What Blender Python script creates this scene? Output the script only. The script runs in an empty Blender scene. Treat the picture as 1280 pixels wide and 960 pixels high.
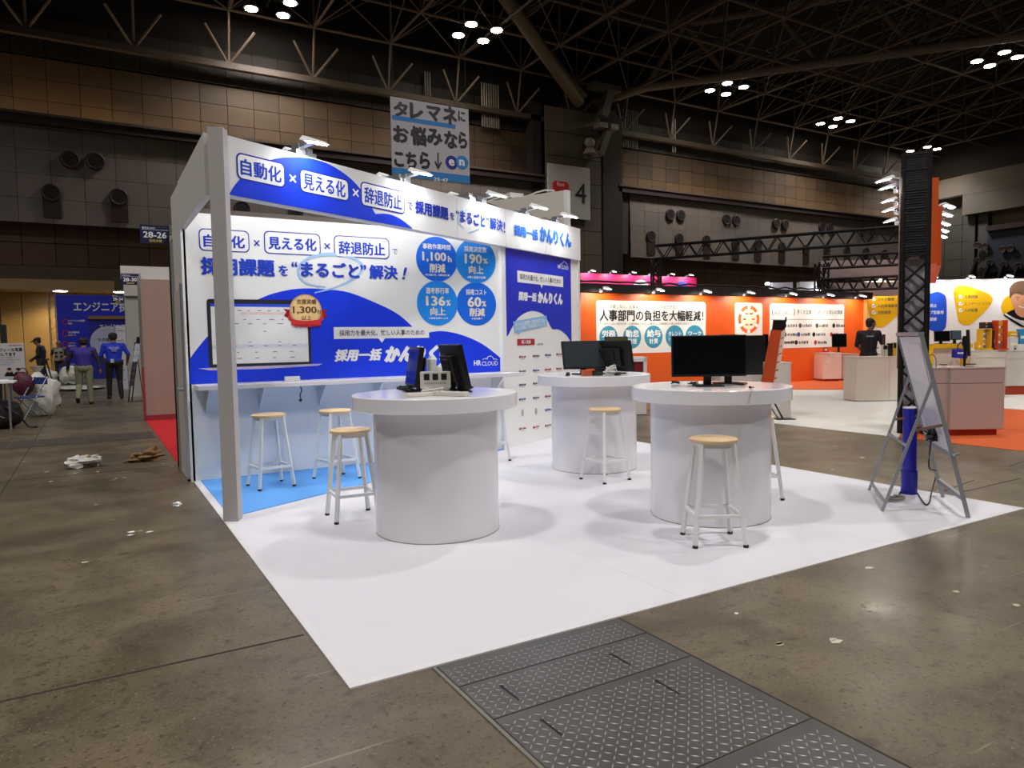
import bpy, bmesh, math, random
import numpy as np
from math import sin, cos, tan, pi, radians, sqrt, atan2, hypot
from mathutils import Vector as V, Matrix

random.seed(7)
SC = bpy.context.scene
COL = SC.collection

# ------------------------------------------------------------------ camera
F_PX = 890.87
PITCH, ROLL, YAW = radians(-3.4708), radians(-0.95), radians(30.388)
CAM = V((0, 0, 1.373))
_f = V((0, cos(PITCH), sin(PITCH))); _u = V((0, -sin(PITCH), cos(PITCH))); _r = V((1, 0, 0))
_r2 = _r * cos(ROLL) + _u * sin(ROLL); _u2 = -_r * sin(ROLL) + _u * cos(ROLL)
_Z = Matrix.Rotation(-YAW, 3, 'Z')
RT, UP, FW = _Z @ _r2, _Z @ _u2, _Z @ _f
cam = bpy.data.cameras.new('camera'); co = bpy.data.objects.new('camera', cam); COL.objects.link(co)
co.matrix_world = Matrix(((RT.x, UP.x, -FW.x, CAM.x), (RT.y, UP.y, -FW.y, CAM.y), (RT.z, UP.z, -FW.z, CAM.z), (0, 0, 0, 1)))
cam.sensor_width = 36; cam.lens = F_PX / 1280 * 36; cam.clip_end = 400; cam.clip_start = .05
SC.camera = co

# ------------------------------------------------------------------ world, exposure, hall lights
w = bpy.data.worlds.new('hall_air'); SC.world = w; w.use_nodes = True
bg = w.node_tree.nodes['Background']; bg.inputs[0].default_value = (.9, .85, .8, 1); bg.inputs[1].default_value = .012
SC.view_settings.view_transform = 'Standard'; SC.view_settings.look = 'None'
SC.view_settings.gamma = 1; SC.view_settings.use_curve_mapping = False
SC.view_settings.exposure = 0.52
HALL_POWER = 3000          # watts of each cluster of high bay lamps
BOOTH_POWER = 7.5           # watts of each arm spotlight


def lamp(kind, loc, power, size=.2, target=None, color=(1, 1, 1), spot=150, blend=.6, parent=None):
    l = bpy.data.lights.new('lamp', kind); l.energy = power; l.color = color
    if kind == 'AREA': l.shape = 'DISK'; l.size = size
    elif kind == 'SPOT': l.shadow_soft_size = size; l.spot_size = radians(spot); l.spot_blend = blend
    else: l.shadow_soft_size = size
    o = bpy.data.objects.new('lamp', l); COL.objects.link(o)
    o.location = loc
    if target is not None:
        o.rotation_euler = (V(target) - V(loc)).to_track_quat('-Z', 'Y').to_euler()
    if parent: o.parent = parent
    return o


# high bay lamp clusters in view (measured on the roof frame) and unseen ones added out of frame for light
CLUSTERS = [(20.7, 38.7), (41.5, 38.5), (56.4, 40.0), (72.8, 41.7), (53.5, 25.8), (9.2, 41.0)]
CLUSTERS_UNSEEN = [(-14, 28), (-16, 10), (6, -4), (24, -2), (42, 2), (-4, 4), (15, 8), (-6, -12), (15, -15)]
for i, (x, y) in enumerate(CLUSTERS + CLUSTERS_UNSEEN):
    lamp('SPOT', (x, y, 19.6), HALL_POWER, .6, (x, y, 0), (1, .97, .94), 125 if i < len(CLUSTERS) else 160, .8)


# ------------------------------------------------------------------ helpers: pixels to world
def ray(px, py):
    return (RT * ((px - 640) / F_PX) - UP * ((py - 480) / F_PX) + FW)


def G(px, py, z=0.0):
    d = ray(px, py); return CAM + d * ((z - CAM.z) / d.z)


class Frame:
    """a vertical plane: a along u, b up, d out towards the viewer"""
    def __init__(s, p, ang, z0=0.0):
        s.o = V((p[0], p[1], z0)); s.u = V((cos(ang), sin(ang), 0)); s.n = V((sin(ang), -cos(ang), 0)); s.z = V((0, 0, 1))

    def uv(s, px, py):
        d = ray(px, py); t = (s.o - CAM).dot(s.n) / d.dot(s.n); q = CAM + d * t - s.o
        return (q.dot(s.u), q.z)

    def P(s, a, b, d=0.0):
        return s.o + s.u * a + s.z * b + s.n * d

    def shift(s, d):
        f = Frame((0, 0), 0); f.o = s.o + s.n * d; f.u = s.u; f.n = s.n; return f


# ------------------------------------------------------------------ helpers: materials
def lin(c):
    return tuple((x / 12.92 if x <= .04045 else ((x + .055) / 1.055) ** 2.4) for x in c)


def hexc(h):
    return lin((int(h[0:2], 16) / 255, int(h[2:4], 16) / 255, int(h[4:6], 16) / 255))


MATS = {}


def mat(h, rough=.5, metal=0.0, var=.06, scale=6.0, emit=0.0, bump=0.0, spec=None, trans=0.0, name=None, coat=0.0):
    key = (h, rough, metal, var, scale, emit, bump, spec, trans, coat)
    if key in MATS: return MATS[key]
    m = bpy.data.materials.new(name or 'surface_' + h); m.use_nodes = True; nt = m.node_tree
    b = nt.nodes['Principled BSDF']; c = hexc(h)
    tc = nt.nodes.new('ShaderNodeTexCoord'); no = nt.nodes.new('ShaderNodeTexNoise'); no.inputs['Scale'].default_value = scale
    no.inputs['Detail'].default_value = 4
    nt.links.new(tc.outputs['Object'], no.inputs['Vector'])
    mx = nt.nodes.new('ShaderNodeMix'); mx.data_type = 'RGBA'
    mx.inputs[6].default_value = tuple(x * (1 - var) for x in c) + (1,)
    mx.inputs[7].default_value = tuple(min(1, x * (1 + var)) for x in c) + (1,)
    nt.links.new(no.outputs[0], mx.inputs[0]); nt.links.new(mx.outputs[2], b.inputs['Base Color'])
    b.inputs['Roughness'].default_value = rough; b.inputs['Metallic'].default_value = metal
    if spec is not None: b.inputs['Specular IOR Level'].default_value = spec
    if emit:
        b.inputs['Emission Color'].default_value = c + (1,); b.inputs['Emission Strength'].default_value = emit
    if trans: b.inputs['Transmission Weight'].default_value = trans
    if coat: b.inputs['Coat Weight'].default_value = coat
    if bump:
        bp = nt.nodes.new('ShaderNodeBump'); bp.inputs['Strength'].default_value = bump; bp.inputs['Distance'].default_value = .01
        n2 = nt.nodes.new('ShaderNodeTexNoise'); n2.inputs['Scale'].default_value = scale * 8
        nt.links.new(tc.outputs['Object'], n2.inputs['Vector']); nt.links.new(n2.outputs[0], bp.inputs['Height'])
        nt.links.new(bp.outputs[0], b.inputs['Normal'])
    MATS[key] = m
    return m


def N(nt, t, **kw):
    n = nt.nodes.new(t)
    for k, v in kw.items():
        if isinstance(k, str) and hasattr(n, k): setattr(n, k, v)
    return n


def concrete_mat():
    m = bpy.data.materials.new('worn_hall_concrete'); m.use_nodes = True; nt = m.node_tree; L = nt.links
    b = nt.nodes['Principled BSDF']; tc = N(nt, 'ShaderNodeTexCoord')

    def noise(scale, detail=5, vec=None, dist=0):
        n = N(nt, 'ShaderNodeTexNoise'); n.inputs['Scale'].default_value = scale; n.inputs['Detail'].default_value = detail
        n.inputs['Distortion'].default_value = dist
        L.new(vec or tc.outputs['Object'], n.inputs['Vector']); return n.outputs[0]

    def ramp(src, a, bb, lo=(0, 0, 0, 1), hi=(1, 1, 1, 1)):
        r = N(nt, 'ShaderNodeValToRGB'); r.color_ramp.elements[0].position = a; r.color_ramp.elements[1].position = bb
        r.color_ramp.elements[0].color = lo; r.color_ramp.elements[1].color = hi
        L.new(src, r.inputs[0]); return r.outputs[0]

    def mix(fac, a, bb, mode='MIX'):
        x = N(nt, 'ShaderNodeMix'); x.data_type = 'RGBA'; x.blend_type = mode
        if isinstance(fac, float): x.inputs[0].default_value = fac
        else: L.new(fac, x.inputs[0])
        for k, v in ((6, a), (7, bb)):
            if isinstance(v, tuple): x.inputs[k].default_value = v
            else: L.new(v, x.inputs[k])
        return x.outputs[2]
    base = mix(ramp(noise(.35, 6), .35, .68), hexc('5e5342') + (1,), hexc('786c57') + (1,))
    base = mix(ramp(noise(2.2, 8, dist=.6), .42, .75), base, hexc('4c4233') + (1,))
    base = mix(ramp(noise(14, 6), .55, .8), base, hexc('40372b') + (1,))
    base = mix(ramp(noise(45, 4), .56, .72), base, hexc('3d3428') + (1,))
    base = mix(ramp(noise(75, 3), .60, .74), base, hexc('877b66') + (1,))
    # dark trodden spots
    v = N(nt, 'ShaderNodeTexVoronoi'); v.inputs['Scale'].default_value = 2.3; v.inputs['Randomness'].default_value = 1
    mp = N(nt, 'ShaderNodeMapping'); mp.inputs['Scale'].default_value = (1, 1.3, 1)
    L.new(tc.outputs['Object'], mp.inputs[0])
    nn = N(nt, 'ShaderNodeTexNoise'); nn.inputs['Scale'].default_value = 7
    L.new(tc.outputs['Object'], nn.inputs['Vector'])
    ad = N(nt, 'ShaderNodeMix'); ad.data_type = 'VECTOR'; ad.inputs[0].default_value = .07
    L.new(mp.outputs[0], ad.inputs[4]); L.new(nn.outputs[1], ad.inputs[5]); L.new(ad.outputs[1], v.inputs['Vector'])
    spot = ramp(v.outputs['Distance'], .07, .12, (1, 1, 1, 1), (0, 0, 0, 1))
    sel = ramp(noise(.9, 2), .42, .5)
    sm = N(nt, 'ShaderNodeMath', operation='MULTIPLY'); L.new(spot, sm.inputs[0]); L.new(sel, sm.inputs[1])
    sm2 = N(nt, 'ShaderNodeMath', operation='MULTIPLY'); L.new(sm.outputs[0], sm2.inputs[0]); sm2.inputs[1].default_value = .75
    base = mix(sm2.outputs[0], base, hexc('382f24') + (1,))
    # pale scratches
    for ang, sc in ((.5, 1.1), (-.9, .8)):
        mp2 = N(nt, 'ShaderNodeMapping'); mp2.inputs['Rotation'].default_value = (0, 0, ang); mp2.inputs['Scale'].default_value = (sc * .8, sc * 26, 1)
        L.new(tc.outputs['Object'], mp2.inputs[0])
        s = ramp(noise(1.0, 3, mp2.outputs[0], .2), .715, .74)
        s2 = N(nt, 'ShaderNodeMath', operation='MULTIPLY'); L.new(s, s2.inputs[0]); s2.inputs[1].default_value = .35
        base = mix(s2.outputs[0], base, hexc('b3a792') + (1,))
    # crumbs of white dust
    v2 = N(nt, 'ShaderNodeTexVoronoi'); v2.inputs['Scale'].default_value = 5
    L.new(tc.outputs['Object'], v2.inputs['Vector'])
    c2 = ramp(v2.outputs['Distance'], .02, .03, (1, 1, 1, 1), (0, 0, 0, 1))
    s3 = N(nt, 'ShaderNodeMath', operation='MULTIPLY'); L.new(c2, s3.inputs[0]); L.new(ramp(noise(1.7, 2), .55, .6), s3.inputs[1])
    base = mix(s3.outputs[0], base, hexc('c9bfae') + (1,))
    L.new(base, b.inputs['Base Color'])
    rr = ramp(noise(1.6, 6), .3, .8, (.26, .26, .26, 1), (.52, .52, .52, 1)); L.new(rr, b.inputs['Roughness'])
    bp = N(nt, 'ShaderNodeBump'); bp.inputs['Strength'].default_value = .25; bp.inputs['Distance'].default_value = .008
    L.new(noise(9, 8), bp.inputs['Height']); L.new(bp.outputs[0], b.inputs['Normal'])
    return m


def streak_mat(h, h2, scale=(1, 1, 1), rough=.7, nscale=1.0):
    m = bpy.data.materials.new('weathered_' + h); m.use_nodes = True; nt = m.node_tree; L = nt.links
    b = nt.nodes['Principled BSDF']; tc = N(nt, 'ShaderNodeTexCoord')
    gi = N(nt, 'ShaderNodeObjectInfo')
    mp = N(nt, 'ShaderNodeMapping'); mp.inputs['Scale'].default_value = scale; L.new(tc.outputs['Object'], mp.inputs[0])
    L.new(gi.outputs['Location'], mp.inputs['Location'])
    n = N(nt, 'ShaderNodeTexNoise'); n.inputs['Scale'].default_value = nscale; n.inputs['Detail'].default_value = 6; L.new(mp.outputs[0], n.inputs['Vector'])
    x = N(nt, 'ShaderNodeMix'); x.data_type = 'RGBA'; x.inputs[6].default_value = hexc(h) + (1,); x.inputs[7].default_value = hexc(h2) + (1,)
    ad = N(nt, 'ShaderNodeMath', operation='MULTIPLY_ADD'); ad.inputs[1].default_value = .6; ad.use_clamp = True
    L.new(gi.outputs['Random'], ad.inputs[0]); L.new(n.outputs[0], ad.inputs[2])
    sb = N(nt, 'ShaderNodeMath', operation='SUBTRACT'); L.new(ad.outputs[0], sb.inputs[0]); sb.inputs[1].default_value = .25; sb.use_clamp = True
    L.new(sb.outputs[0], x.inputs[0]); L.new(x.outputs[2], b.inputs['Base Color']); b.inputs['Roughness'].default_value = rough
    return m


# ------------------------------------------------------------------ helpers: meshes
_TXT = {}


def text_shape(s, bold=.0, shear=0.0):
    k = (s, bold, shear)
    if k not in _TXT:
        c = bpy.data.curves.new('t', 'FONT'); c.body = s; c.offset = bold; c.resolution_u = 2; c.shear = shear; c.space_line = 1.0
        o = bpy.data.objects.new('t', c)
        me = o.to_mesh()
        vs = [(v.co.x, v.co.y) for v in me.vertices]; fs = [tuple(p.vertices) for p in me.polygons]
        o.to_mesh_clear(); bpy.data.objects.remove(o); bpy.data.curves.remove(c)
        _TXT[k] = (vs, fs)
    return _TXT[k]


def rrect(a0, b0, a1, b1, r, n=5):
    pts = []
    for cx, cy, s in ((a1 - r, b1 - r, 0), (a0 + r, b1 - r, 1), (a0 + r, b0 + r, 2), (a1 - r, b0 + r, 3)):
        for i in range(n + 1):
            t = (s + i / n) * pi / 2; pts.append((cx + r * cos(t), cy + r * sin(t)))
    return pts


def ell(a, b, ra, rb, n=40, t0=0, t1=2 * pi):
    full = abs(t1 - t0 - 2 * pi) < 1e-6
    k = n if full else n + 1
    return [(a + ra * cos(t0 + (t1 - t0) * i / n), b + rb * sin(t0 + (t1 - t0) * i / n)) for i in range(k)]


class MB:
    def __init__(s, *mats):
        s.v = []; s.f = []; s.m = []; s.mats = list(mats)

    def mi(s, m):
        if m is None: return 0
        if m not in s.mats: s.mats.append(m)
        return s.mats.index(m)

    def add(s, vs, fs, m=None):
        k = len(s.v); i = s.mi(m)
        s.v += [tuple(v) for v in vs]; s.f += [tuple(a + k for a in f) for f in fs]; s.m += [i] * len(fs)
        return s

    def box(s, x0, y0, z0, x1, y1, z1, m=None):
        vs = [(x, y, z) for z in (z0, z1) for (x, y) in ((x0, y0), (x1, y0), (x1, y1), (x0, y1))]
        return s.add(vs, [(3, 2, 1, 0), (4, 5, 6, 7), (0, 1, 5, 4), (1, 2, 6, 5), (2, 3, 7, 6), (3, 0, 4, 7)], m)

    def prism(s, foot, z0, z1, m=None):
        n = len(foot); vs = [(x, y, z0) for x, y in foot] + [(x, y, z1) for x, y in foot]
        a = sum(foot[i][0] * foot[(i + 1) % n][1] - foot[(i + 1) % n][0] * foot[i][1] for i in range(n))
        fs = [tuple(range(n - 1, -1, -1)), tuple(range(n, 2 * n))] + [(i, (i + 1) % n, (i + 1) % n + n, i + n) for i in range(n)]
        if a < 0: fs = [tuple(reversed(f)) for f in fs]
        return s.add(vs, fs, m)

    def slab(s, fr, pts, d0, d1, m=None):
        """polygon in a frame's (a, b), thickness from d0 to d1 towards the viewer"""
        n = len(pts); vs = [fr.P(a, b, d0) for a, b in pts] + [fr.P(a, b, d1) for a, b in pts]
        ar = sum(pts[i][0] * pts[(i + 1) % n][1] - pts[(i + 1) % n][0] * pts[i][1] for i in range(n))
        fs = [tuple(range(n - 1, -1, -1)), tuple(range(n, 2 * n))] + [(i, (i + 1) % n, (i + 1) % n + n, i + n) for i in range(n)]
        if ar < 0: fs = [tuple(reversed(f)) for f in fs]
        return s.add(vs, fs, m)

    def fbox(s, fr, a0, b0, a1, b1, d0, d1, m=None):
        return s.slab(fr, [(a0, b0), (a1, b0), (a1, b1), (a0, b1)], d0, d1, m)

    def ring(s, fr, outer, inner, d, m=None):
        n = len(outer); vs = [fr.P(a, b, d) for a, b in outer] + [fr.P(a, b, d) for a, b in inner]
        return s.add(vs, [(i, (i + 1) % n, (i + 1) % n + n, i + n) for i in range(n)], m)

    def stroke(s, fr, pts, w, d, m=None, taper=False):
        vs = []; n = len(pts)
        for i, (a, b) in enumerate(pts):
            p, q = pts[max(i - 1, 0)], pts[min(i + 1, n - 1)]
            dx, dy = q[0] - p[0], q[1] - p[1]; l = hypot(dx, dy) or 1; ww = w / 2 * ((.35 + .65 * sin(pi * i / (n - 1))) if taper else 1)
            vs += [fr.P(a - dy / l * ww, b + dx / l * ww, d), fr.P(a + dy / l * ww, b - dx / l * ww, d)]
        return s.add(vs, [(2 * i + 1, 2 * i + 3, 2 * i + 2, 2 * i) for i in range(n - 1)], m)

    def text(s, fr, string, a0, b0, a1, b1, d, m=None, bold=.015, shear=0.0, tilt=0.0):
        """bold is the stroke growth in em, made of slightly shifted copies of the outline"""
        vs, fs = text_shape(string, 0.0, shear)
        if not vs: return s
        e = max(bold, 0)
        x0 = min(p[0] for p in vs) - e; x1 = max(p[0] for p in vs) + e; y0 = min(p[1] for p in vs) - e * .7; y1 = max(p[1] for p in vs) + e * .7
        kx = (a1 - a0) / max(x1 - x0, 1e-6); ky = (b1 - b0) / max(y1 - y0, 1e-6)
        offs = [(0, 0)] if e <= 0 else [(-e, 0), (e, 0), (0, -e * .7), (0, e * .7)] + ([(-e * .7, e * .5), (e * .7, -e * .5), (0, 0)] if e > .03 else [])
        for i, (ox, oy) in enumerate(offs):
            s.add([fr.P(a0 + (x + ox - x0) * kx, b0 + (y + oy - y0) * ky + tilt * (x - x0) * kx, d + i * .00012) for x, y in vs], fs, m)
        return s

    def ptext(s, fr, string, x0, y0, x1, y1, d, m=None, bold=.015, shear=0.0):
        """lettering measured by its top left and bottom right corner seen in the photograph; its baseline stays level on the board"""
        ym = (y0 + y1) / 2
        a0, bm0 = fr.uv(x0, ym); a1, bm1 = fr.uv(x1, ym); xm = (x0 + x1) / 2
        bt = fr.uv(xm, y0)[1]; bb = fr.uv(xm, y1)[1]
        return s.text(fr, string, a0, bb, a1, bt, d, m, bold, shear)

    def obox(s, c, size, rot=None, m=None):
        c = V(c); R = rot or Matrix.Identity(3); h = [x / 2 for x in size]
        vs = [c + R @ V((x, y, z)) for z in (-h[2], h[2]) for (x, y) in ((-h[0], -h[1]), (h[0], -h[1]), (h[0], h[1]), (-h[0], h[1]))]
        return s.add(vs, [(3, 2, 1, 0), (4, 5, 6, 7), (0, 1, 5, 4), (1, 2, 6, 5), (2, 3, 7, 6), (3, 0, 4, 7)], m)

    def bar(s, p0, p1, w, h=None, m=None):
        p0, p1 = V(p0), V(p1); d = p1 - p0
        R = d.to_track_quat('Y', 'Z').to_matrix()
        return s.obox((p0 + p1) / 2, (w, d.length, h or w), R, m)

    def cyl(s, p0, p1, r0, r1=None, n=12, m=None, caps=True):
        p0, p1 = V(p0), V(p1); r1 = r0 if r1 is None else r1; R = (p1 - p0).to_track_quat('Z', 'Y').to_matrix()
        vs = [p + R @ V((r * cos(2 * pi * i / n), r * sin(2 * pi * i / n), 0)) for p, r in ((p0, r0), (p1, r1)) for i in range(n)]
        fs = [(i, (i + 1) % n, (i + 1) % n + n, i + n) for i in range(n)]
        if caps: fs += [tuple(range(n - 1, -1, -1)), tuple(range(n, 2 * n))]
        return s.add(vs, fs, m)

    def tube(s, pts, r, n=6, m=None):
        pts = [V(p) for p in pts]; vs = []; k = len(pts)
        for i, p in enumerate(pts):
            t = (pts[min(i + 1, k - 1)] - pts[max(i - 1, 0)])
            t = t.normalized() if t.length > 1e-9 else V((0, 0, 1))
            a = t.cross(V((0, 0, 1))) if abs(t.z) < .95 else t.cross(V((1, 0, 0)))
            a.normalize(); b = t.cross(a)
            vs += [p + (a * cos(2 * pi * j / n) + b * sin(2 * pi * j / n)) * r for j in range(n)]
        fs = [(i * n + j, i * n + (j + 1) % n, (i + 1) * n + (j + 1) % n, (i + 1) * n + j) for i in range(k - 1) for j in range(n)]
        fs += [tuple(range(n)), tuple(range((k - 1) * n + n - 1, (k - 1) * n - 1, -1))]
        return s.add(vs, fs, m)

    def lathe(s, prof, n=48, c=(0, 0, 0), m=None):
        c = V(c); k = len(prof)
        vs = [c + V((r * cos(2 * pi * i / n), r * sin(2 * pi * i / n), z)) for r, z in prof for i in range(n)]
        fs = [(j * n + i, j * n + (i + 1) % n, (j + 1) * n + (i + 1) % n, (j + 1) * n + i) for j in range(k - 1) for i in range(n)]
        fs += [tuple(range(n - 1, -1, -1)), tuple(range((k - 1) * n, k * n))]
        return s.add(vs, fs, m)

    def ball(s, c, r, n=12, k=8, m=None, rot=None):
        c = V(c); r = (r, r, r) if isinstance(r, (int, float)) else r; R = rot or Matrix.Identity(3)
        vs = [c + R @ V((0, 0, -r[2]))]
        for j in range(1, k):
            t = -pi / 2 + pi * j / k
            vs += [c + R @ V((r[0] * cos(t) * cos(2 * pi * i / n), r[1] * cos(t) * sin(2 * pi * i / n), r[2] * sin(t))) for i in range(n)]
        vs += [c + R @ V((0, 0, r[2]))]; L = len(vs) - 1
        fs = [(0, 1 + (i + 1) % n, 1 + i) for i in range(n)]
        fs += [(1 + j * n + i, 1 + j * n + (i + 1) % n, 1 + (j + 1) * n + (i + 1) % n, 1 + (j + 1) * n + i) for j in range(k - 2) for i in range(n)]
        fs += [(1 + (k - 2) * n + i, 1 + (k - 2) * n + (i + 1) % n, L) for i in range(n)]
        return s.add(vs, fs, m)

    def obj(s, name, parent=None, smooth=False, bevel=0.0, local=True):
        me = bpy.data.meshes.new(name)
        vs = s.v
        if parent is not None and not local:
            mi = parent_world(parent).inverted(); vs = [tuple(mi @ V(v)) for v in s.v]
        me.from_pydata(vs, [], s.f)
        for m in s.mats: me.materials.append(m)
        if len(s.mats) > 1: me.polygons.foreach_set('material_index', s.m)
        if smooth:
            me.shade_smooth(); me.set_sharp_from_angle(angle=radians(38))
        me.update()
        o = bpy.data.objects.new(name, me); COL.objects.link(o)
        if parent is not None: o.parent = parent
        if bevel:
            b = o.modifiers.new('bevel', 'BEVEL'); b.width = bevel; b.segments = 2; b.limit_method = 'ANGLE'; b.angle_limit = radians(50)
        return o


def parent_world(o):
    m = Matrix.Identity(4)
    while o is not None:
        m = (Matrix.Translation(o.location) @ o.rotation_euler.to_matrix().to_4x4() @ Matrix.Diagonal(o.scale).to_4x4()) @ m
        o = o.parent
    return m


def tag(o, label=None, cat=None, group=None, kind=None):
    if label: o['label'] = label
    if cat: o['category'] = cat
    if group: o['group'] = group
    if kind: o['kind'] = kind
    return o


def thing(name, label, cat, loc=(0, 0, 0), rz=0.0, group=None, kind=None):
    o = bpy.data.objects.new(name, None); COL.objects.link(o); o.empty_display_size = .1
    o.location = loc; o.rotation_euler = (0, 0, rz)
    return tag(o, label, cat, group, kind)


def struct(o): o['kind'] = 'structure'; return o


def copy_tree(o, parent=None):
    c = o.copy(); COL.objects.link(c)
    if parent is not None: c.parent = parent
    for ch in list(o.children): copy_tree(ch, c)
    return c


def dup(o, loc, rz=0.0, label=None):
    c = copy_tree(o); c.location = loc; c.rotation_euler = (0, 0, rz)
    if label: c['label'] = label
    return c


def piece(src, name, parent, loc, scale=None, rot=None):
    o = bpy.data.objects.new(name, src); COL.objects.link(o); o.parent = parent; o.location = loc
    if scale: o.scale = scale
    if rot: o.rotation_euler = rot
    return o


# common materials
WHITE = mat('e2e3e4', .6, var=.02, spec=.2, name='white_board')
LAMI = mat('e6e4e8', .22, var=.02, spec=.5, name='white_laminate')
PAPER = mat('f2f3f2', .4, var=.01)
GREYP = mat('cfcac6', .55, var=.03)
BLUE = mat('1c3fe6', .4, var=.03, spec=.3, name='print_blue')
BLACK = mat('0c0c0d', .4, var=.1)
BLACKM = mat('171515', .45, metal=.3, var=.1)
SCREEN = mat('0b0d10', .12, var=.02)
SCREENG = mat('2e353b', .3, var=.02)
SILVER = mat('b9bcc2', .3, metal=.85, var=.03)
STEELW = mat('e4e6e4', .35, var=.02)
WOOD = mat('dcbd93', .45, var=.10, scale=14, name='pale_beech')
CABLEB = mat('101010', .5)
CABLEW = mat('d8d6d0', .5)
LENS = mat('ffffff', .4, emit=28.0, var=0, name='lit_lens')
LENSH = mat('fff3dd', .4, emit=60.0, var=0, name='lit_high_bay_lens')
ORANGE = mat('e8641c', .5, var=.03)

# ================================================================== THE HALL
YB, XR = 44.0, 78.0
mb = MB(concrete_mat()); mb.box(-30, -16, -.2, XR, YB + .6, 0)
floor = struct(mb.obj('floor'))
JOINT = mat('2e2820', .9)
mb = MB(JOINT); mb.box(-20, 3.345, 0, .80, 3.36, .0012); mb.obj('floor_joint', floor)
mb = MB(JOINT)
for y in (9.0, 15.0): mb.box(-20, y, 0, .78, y + .014, .0012)
mb.box(-.82, 3.36, 0, -.81, 40, .0012); mb.obj('floor_joint', floor)
mb = MB(JOINT)
for a, b in (((1203, 615), (1275, 598)), ((1262, 583), (1279, 577)), ((1180, 614), (1218, 600))):
    p, q = G(*a), G(*b); mb.bar(p + V((0, 0, .0002)), q + V((0, 0, .0002)), .012, .002)
mb.obj('floor_joint', floor)

# ceiling slab
CEIL = mat('15100d', .9, var=.15)
mb = MB(CEIL); mb.box(-30, -16, 25.2, XR, YB + .6, 25.5)
ceiling = struct(mb.obj('ceiling'))
TR = mat('6e6054', .6, var=.12); TRL = mat('776a5c', .6, var=.12)
xs = [40.6 + 4.75 * i for i in range(-13, 8)]; ys = [43.0 - 4.75 * j for j in range(0, 10)]
ZL, ZU = 20.0, 23.2


def unit_tube(name, m, n=6):
    b = MB(m); b.cyl((0, 0, 0), (0, 0, 1), 1, n=n, caps=False); o = b.obj(name, ceiling, smooth=True); me = o.data
    bpy.data.objects.remove(o); return me


UT = unit_tube('roof_member', TR); UTL = unit_tube('roof_member', TRL, 10)


def member(name, p0, p1, r, me=UT, parent=ceiling):
    p0, p1 = V(p0), V(p1); d = p1 - p0
    return piece(me, name, parent, p0, (r, r, d.length), d.to_track_quat('Z', 'Y').to_euler())


for y in ys:
    member('chord', (xs[0], y, ZL), (XR, y, ZL), .085); member('chord', (xs[0], y, ZU), (XR, y, ZU), .08)
for x in xs:
    member('chord', (x, ys[-1], ZL), (x, ys[0], ZL), .085); member('chord', (x, ys[-1], ZU), (x, ys[0], ZU), .08)
for x in xs:
    for y in ys: member('post', (x, y, ZL), (x, y, ZU), .07)
mb = MB(TR)
for i, x in enumerate(xs):
    for j, y in enumerate(ys):
        for dx, dy in ((1, 0), (0, -1), (1, -1)):
            a, b = i + dx, j - dy
            if a < len(xs) and b < len(ys):
                mb.cyl((x, y, ZL), (xs[a], ys[b], ZU), .05, n=4, caps=False)
        if i + 1 < len(xs) and j + 1 < len(ys): mb.cyl((x, ys[j + 1], ZL), (xs[i + 1], y, ZL), .04, n=4, caps=False)
tag(mb.obj('brace', ceiling), kind='stuff')
# brackets between the wall head beam and the first chord
for x in xs:
    for k in (-1, 0, 1): member('strut', (x, YB - .4, 17.2), (x + k * 1.3, 43.0 if k == 0 else YB - 1.3, 20 if k == 0 else 18.9), .07)
mb = MB(mat('41352c', .7)); mb.box(-30, YB - .6, 16.95, XR, YB - .25, 17.3); mb.obj('head_beam', ceiling)
# corrugated underside strips above the main girder
mb = MB(mat('3a322b', .8))
for k in range(46): mb.box(44 + k * .55, 18, 25.0, 44.28 + k * .55, 34, 25.2)
tag(mb.obj('corrugated_sheet', ceiling), kind='stuff')
# heavy diagonal girders that leave the column
gp = [G(735, 125, 19.4)] + [G(x, y, 20) for x, y in ((806, 109), (909, 92), (1026, 74), (1146, 58), (1271, 45))]
gd = (gp[-1] - gp[1]).normalized()
base = gp[1]; t_of = [(p - base).dot(gd) for p in gp]
gp = [base + gd * t for t in t_of]; gp[0].z = 19.2
step = (t_of[-1] - t_of[1]) / 4
gp += [base + gd * (step * k) for k in (5, 6, 7)]
for i in range(len(gp) - 1): member('girder_chord', gp[i], gp[i + 1], .34, UTL)
top = [gp[i] + (gp[i + 1] - gp[i]) * .5 + V((0, 0, 4.1)) for i in range(1, len(gp) - 1)]
for i in range(len(top) - 1): member('girder_chord', top[i], top[i + 1], .26, UTL)
for i, t in enumerate(top):
    member('girder_brace', gp[i + 1], t, .2, UTL); member('girder_brace', t, gp[i + 2], .2, UTL)
q0 = V((31.2, 43.0, 18.6)); q1 = G(634, 0, 20.6); qd = (q1 - q0); member('girder_chord', q0, q0 + qd * 1.9, .42, UTL)
q2 = G(664, 40, 22.5); member('girder_brace', q0 + V((.6, 0, .4)), q2, .25, UTL); member('girder_brace', q0 + qd * .55, q2, .18, UTL)

# ---- high bay lamp clusters
HB = mat('3a3531', .5, metal=.5)


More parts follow.
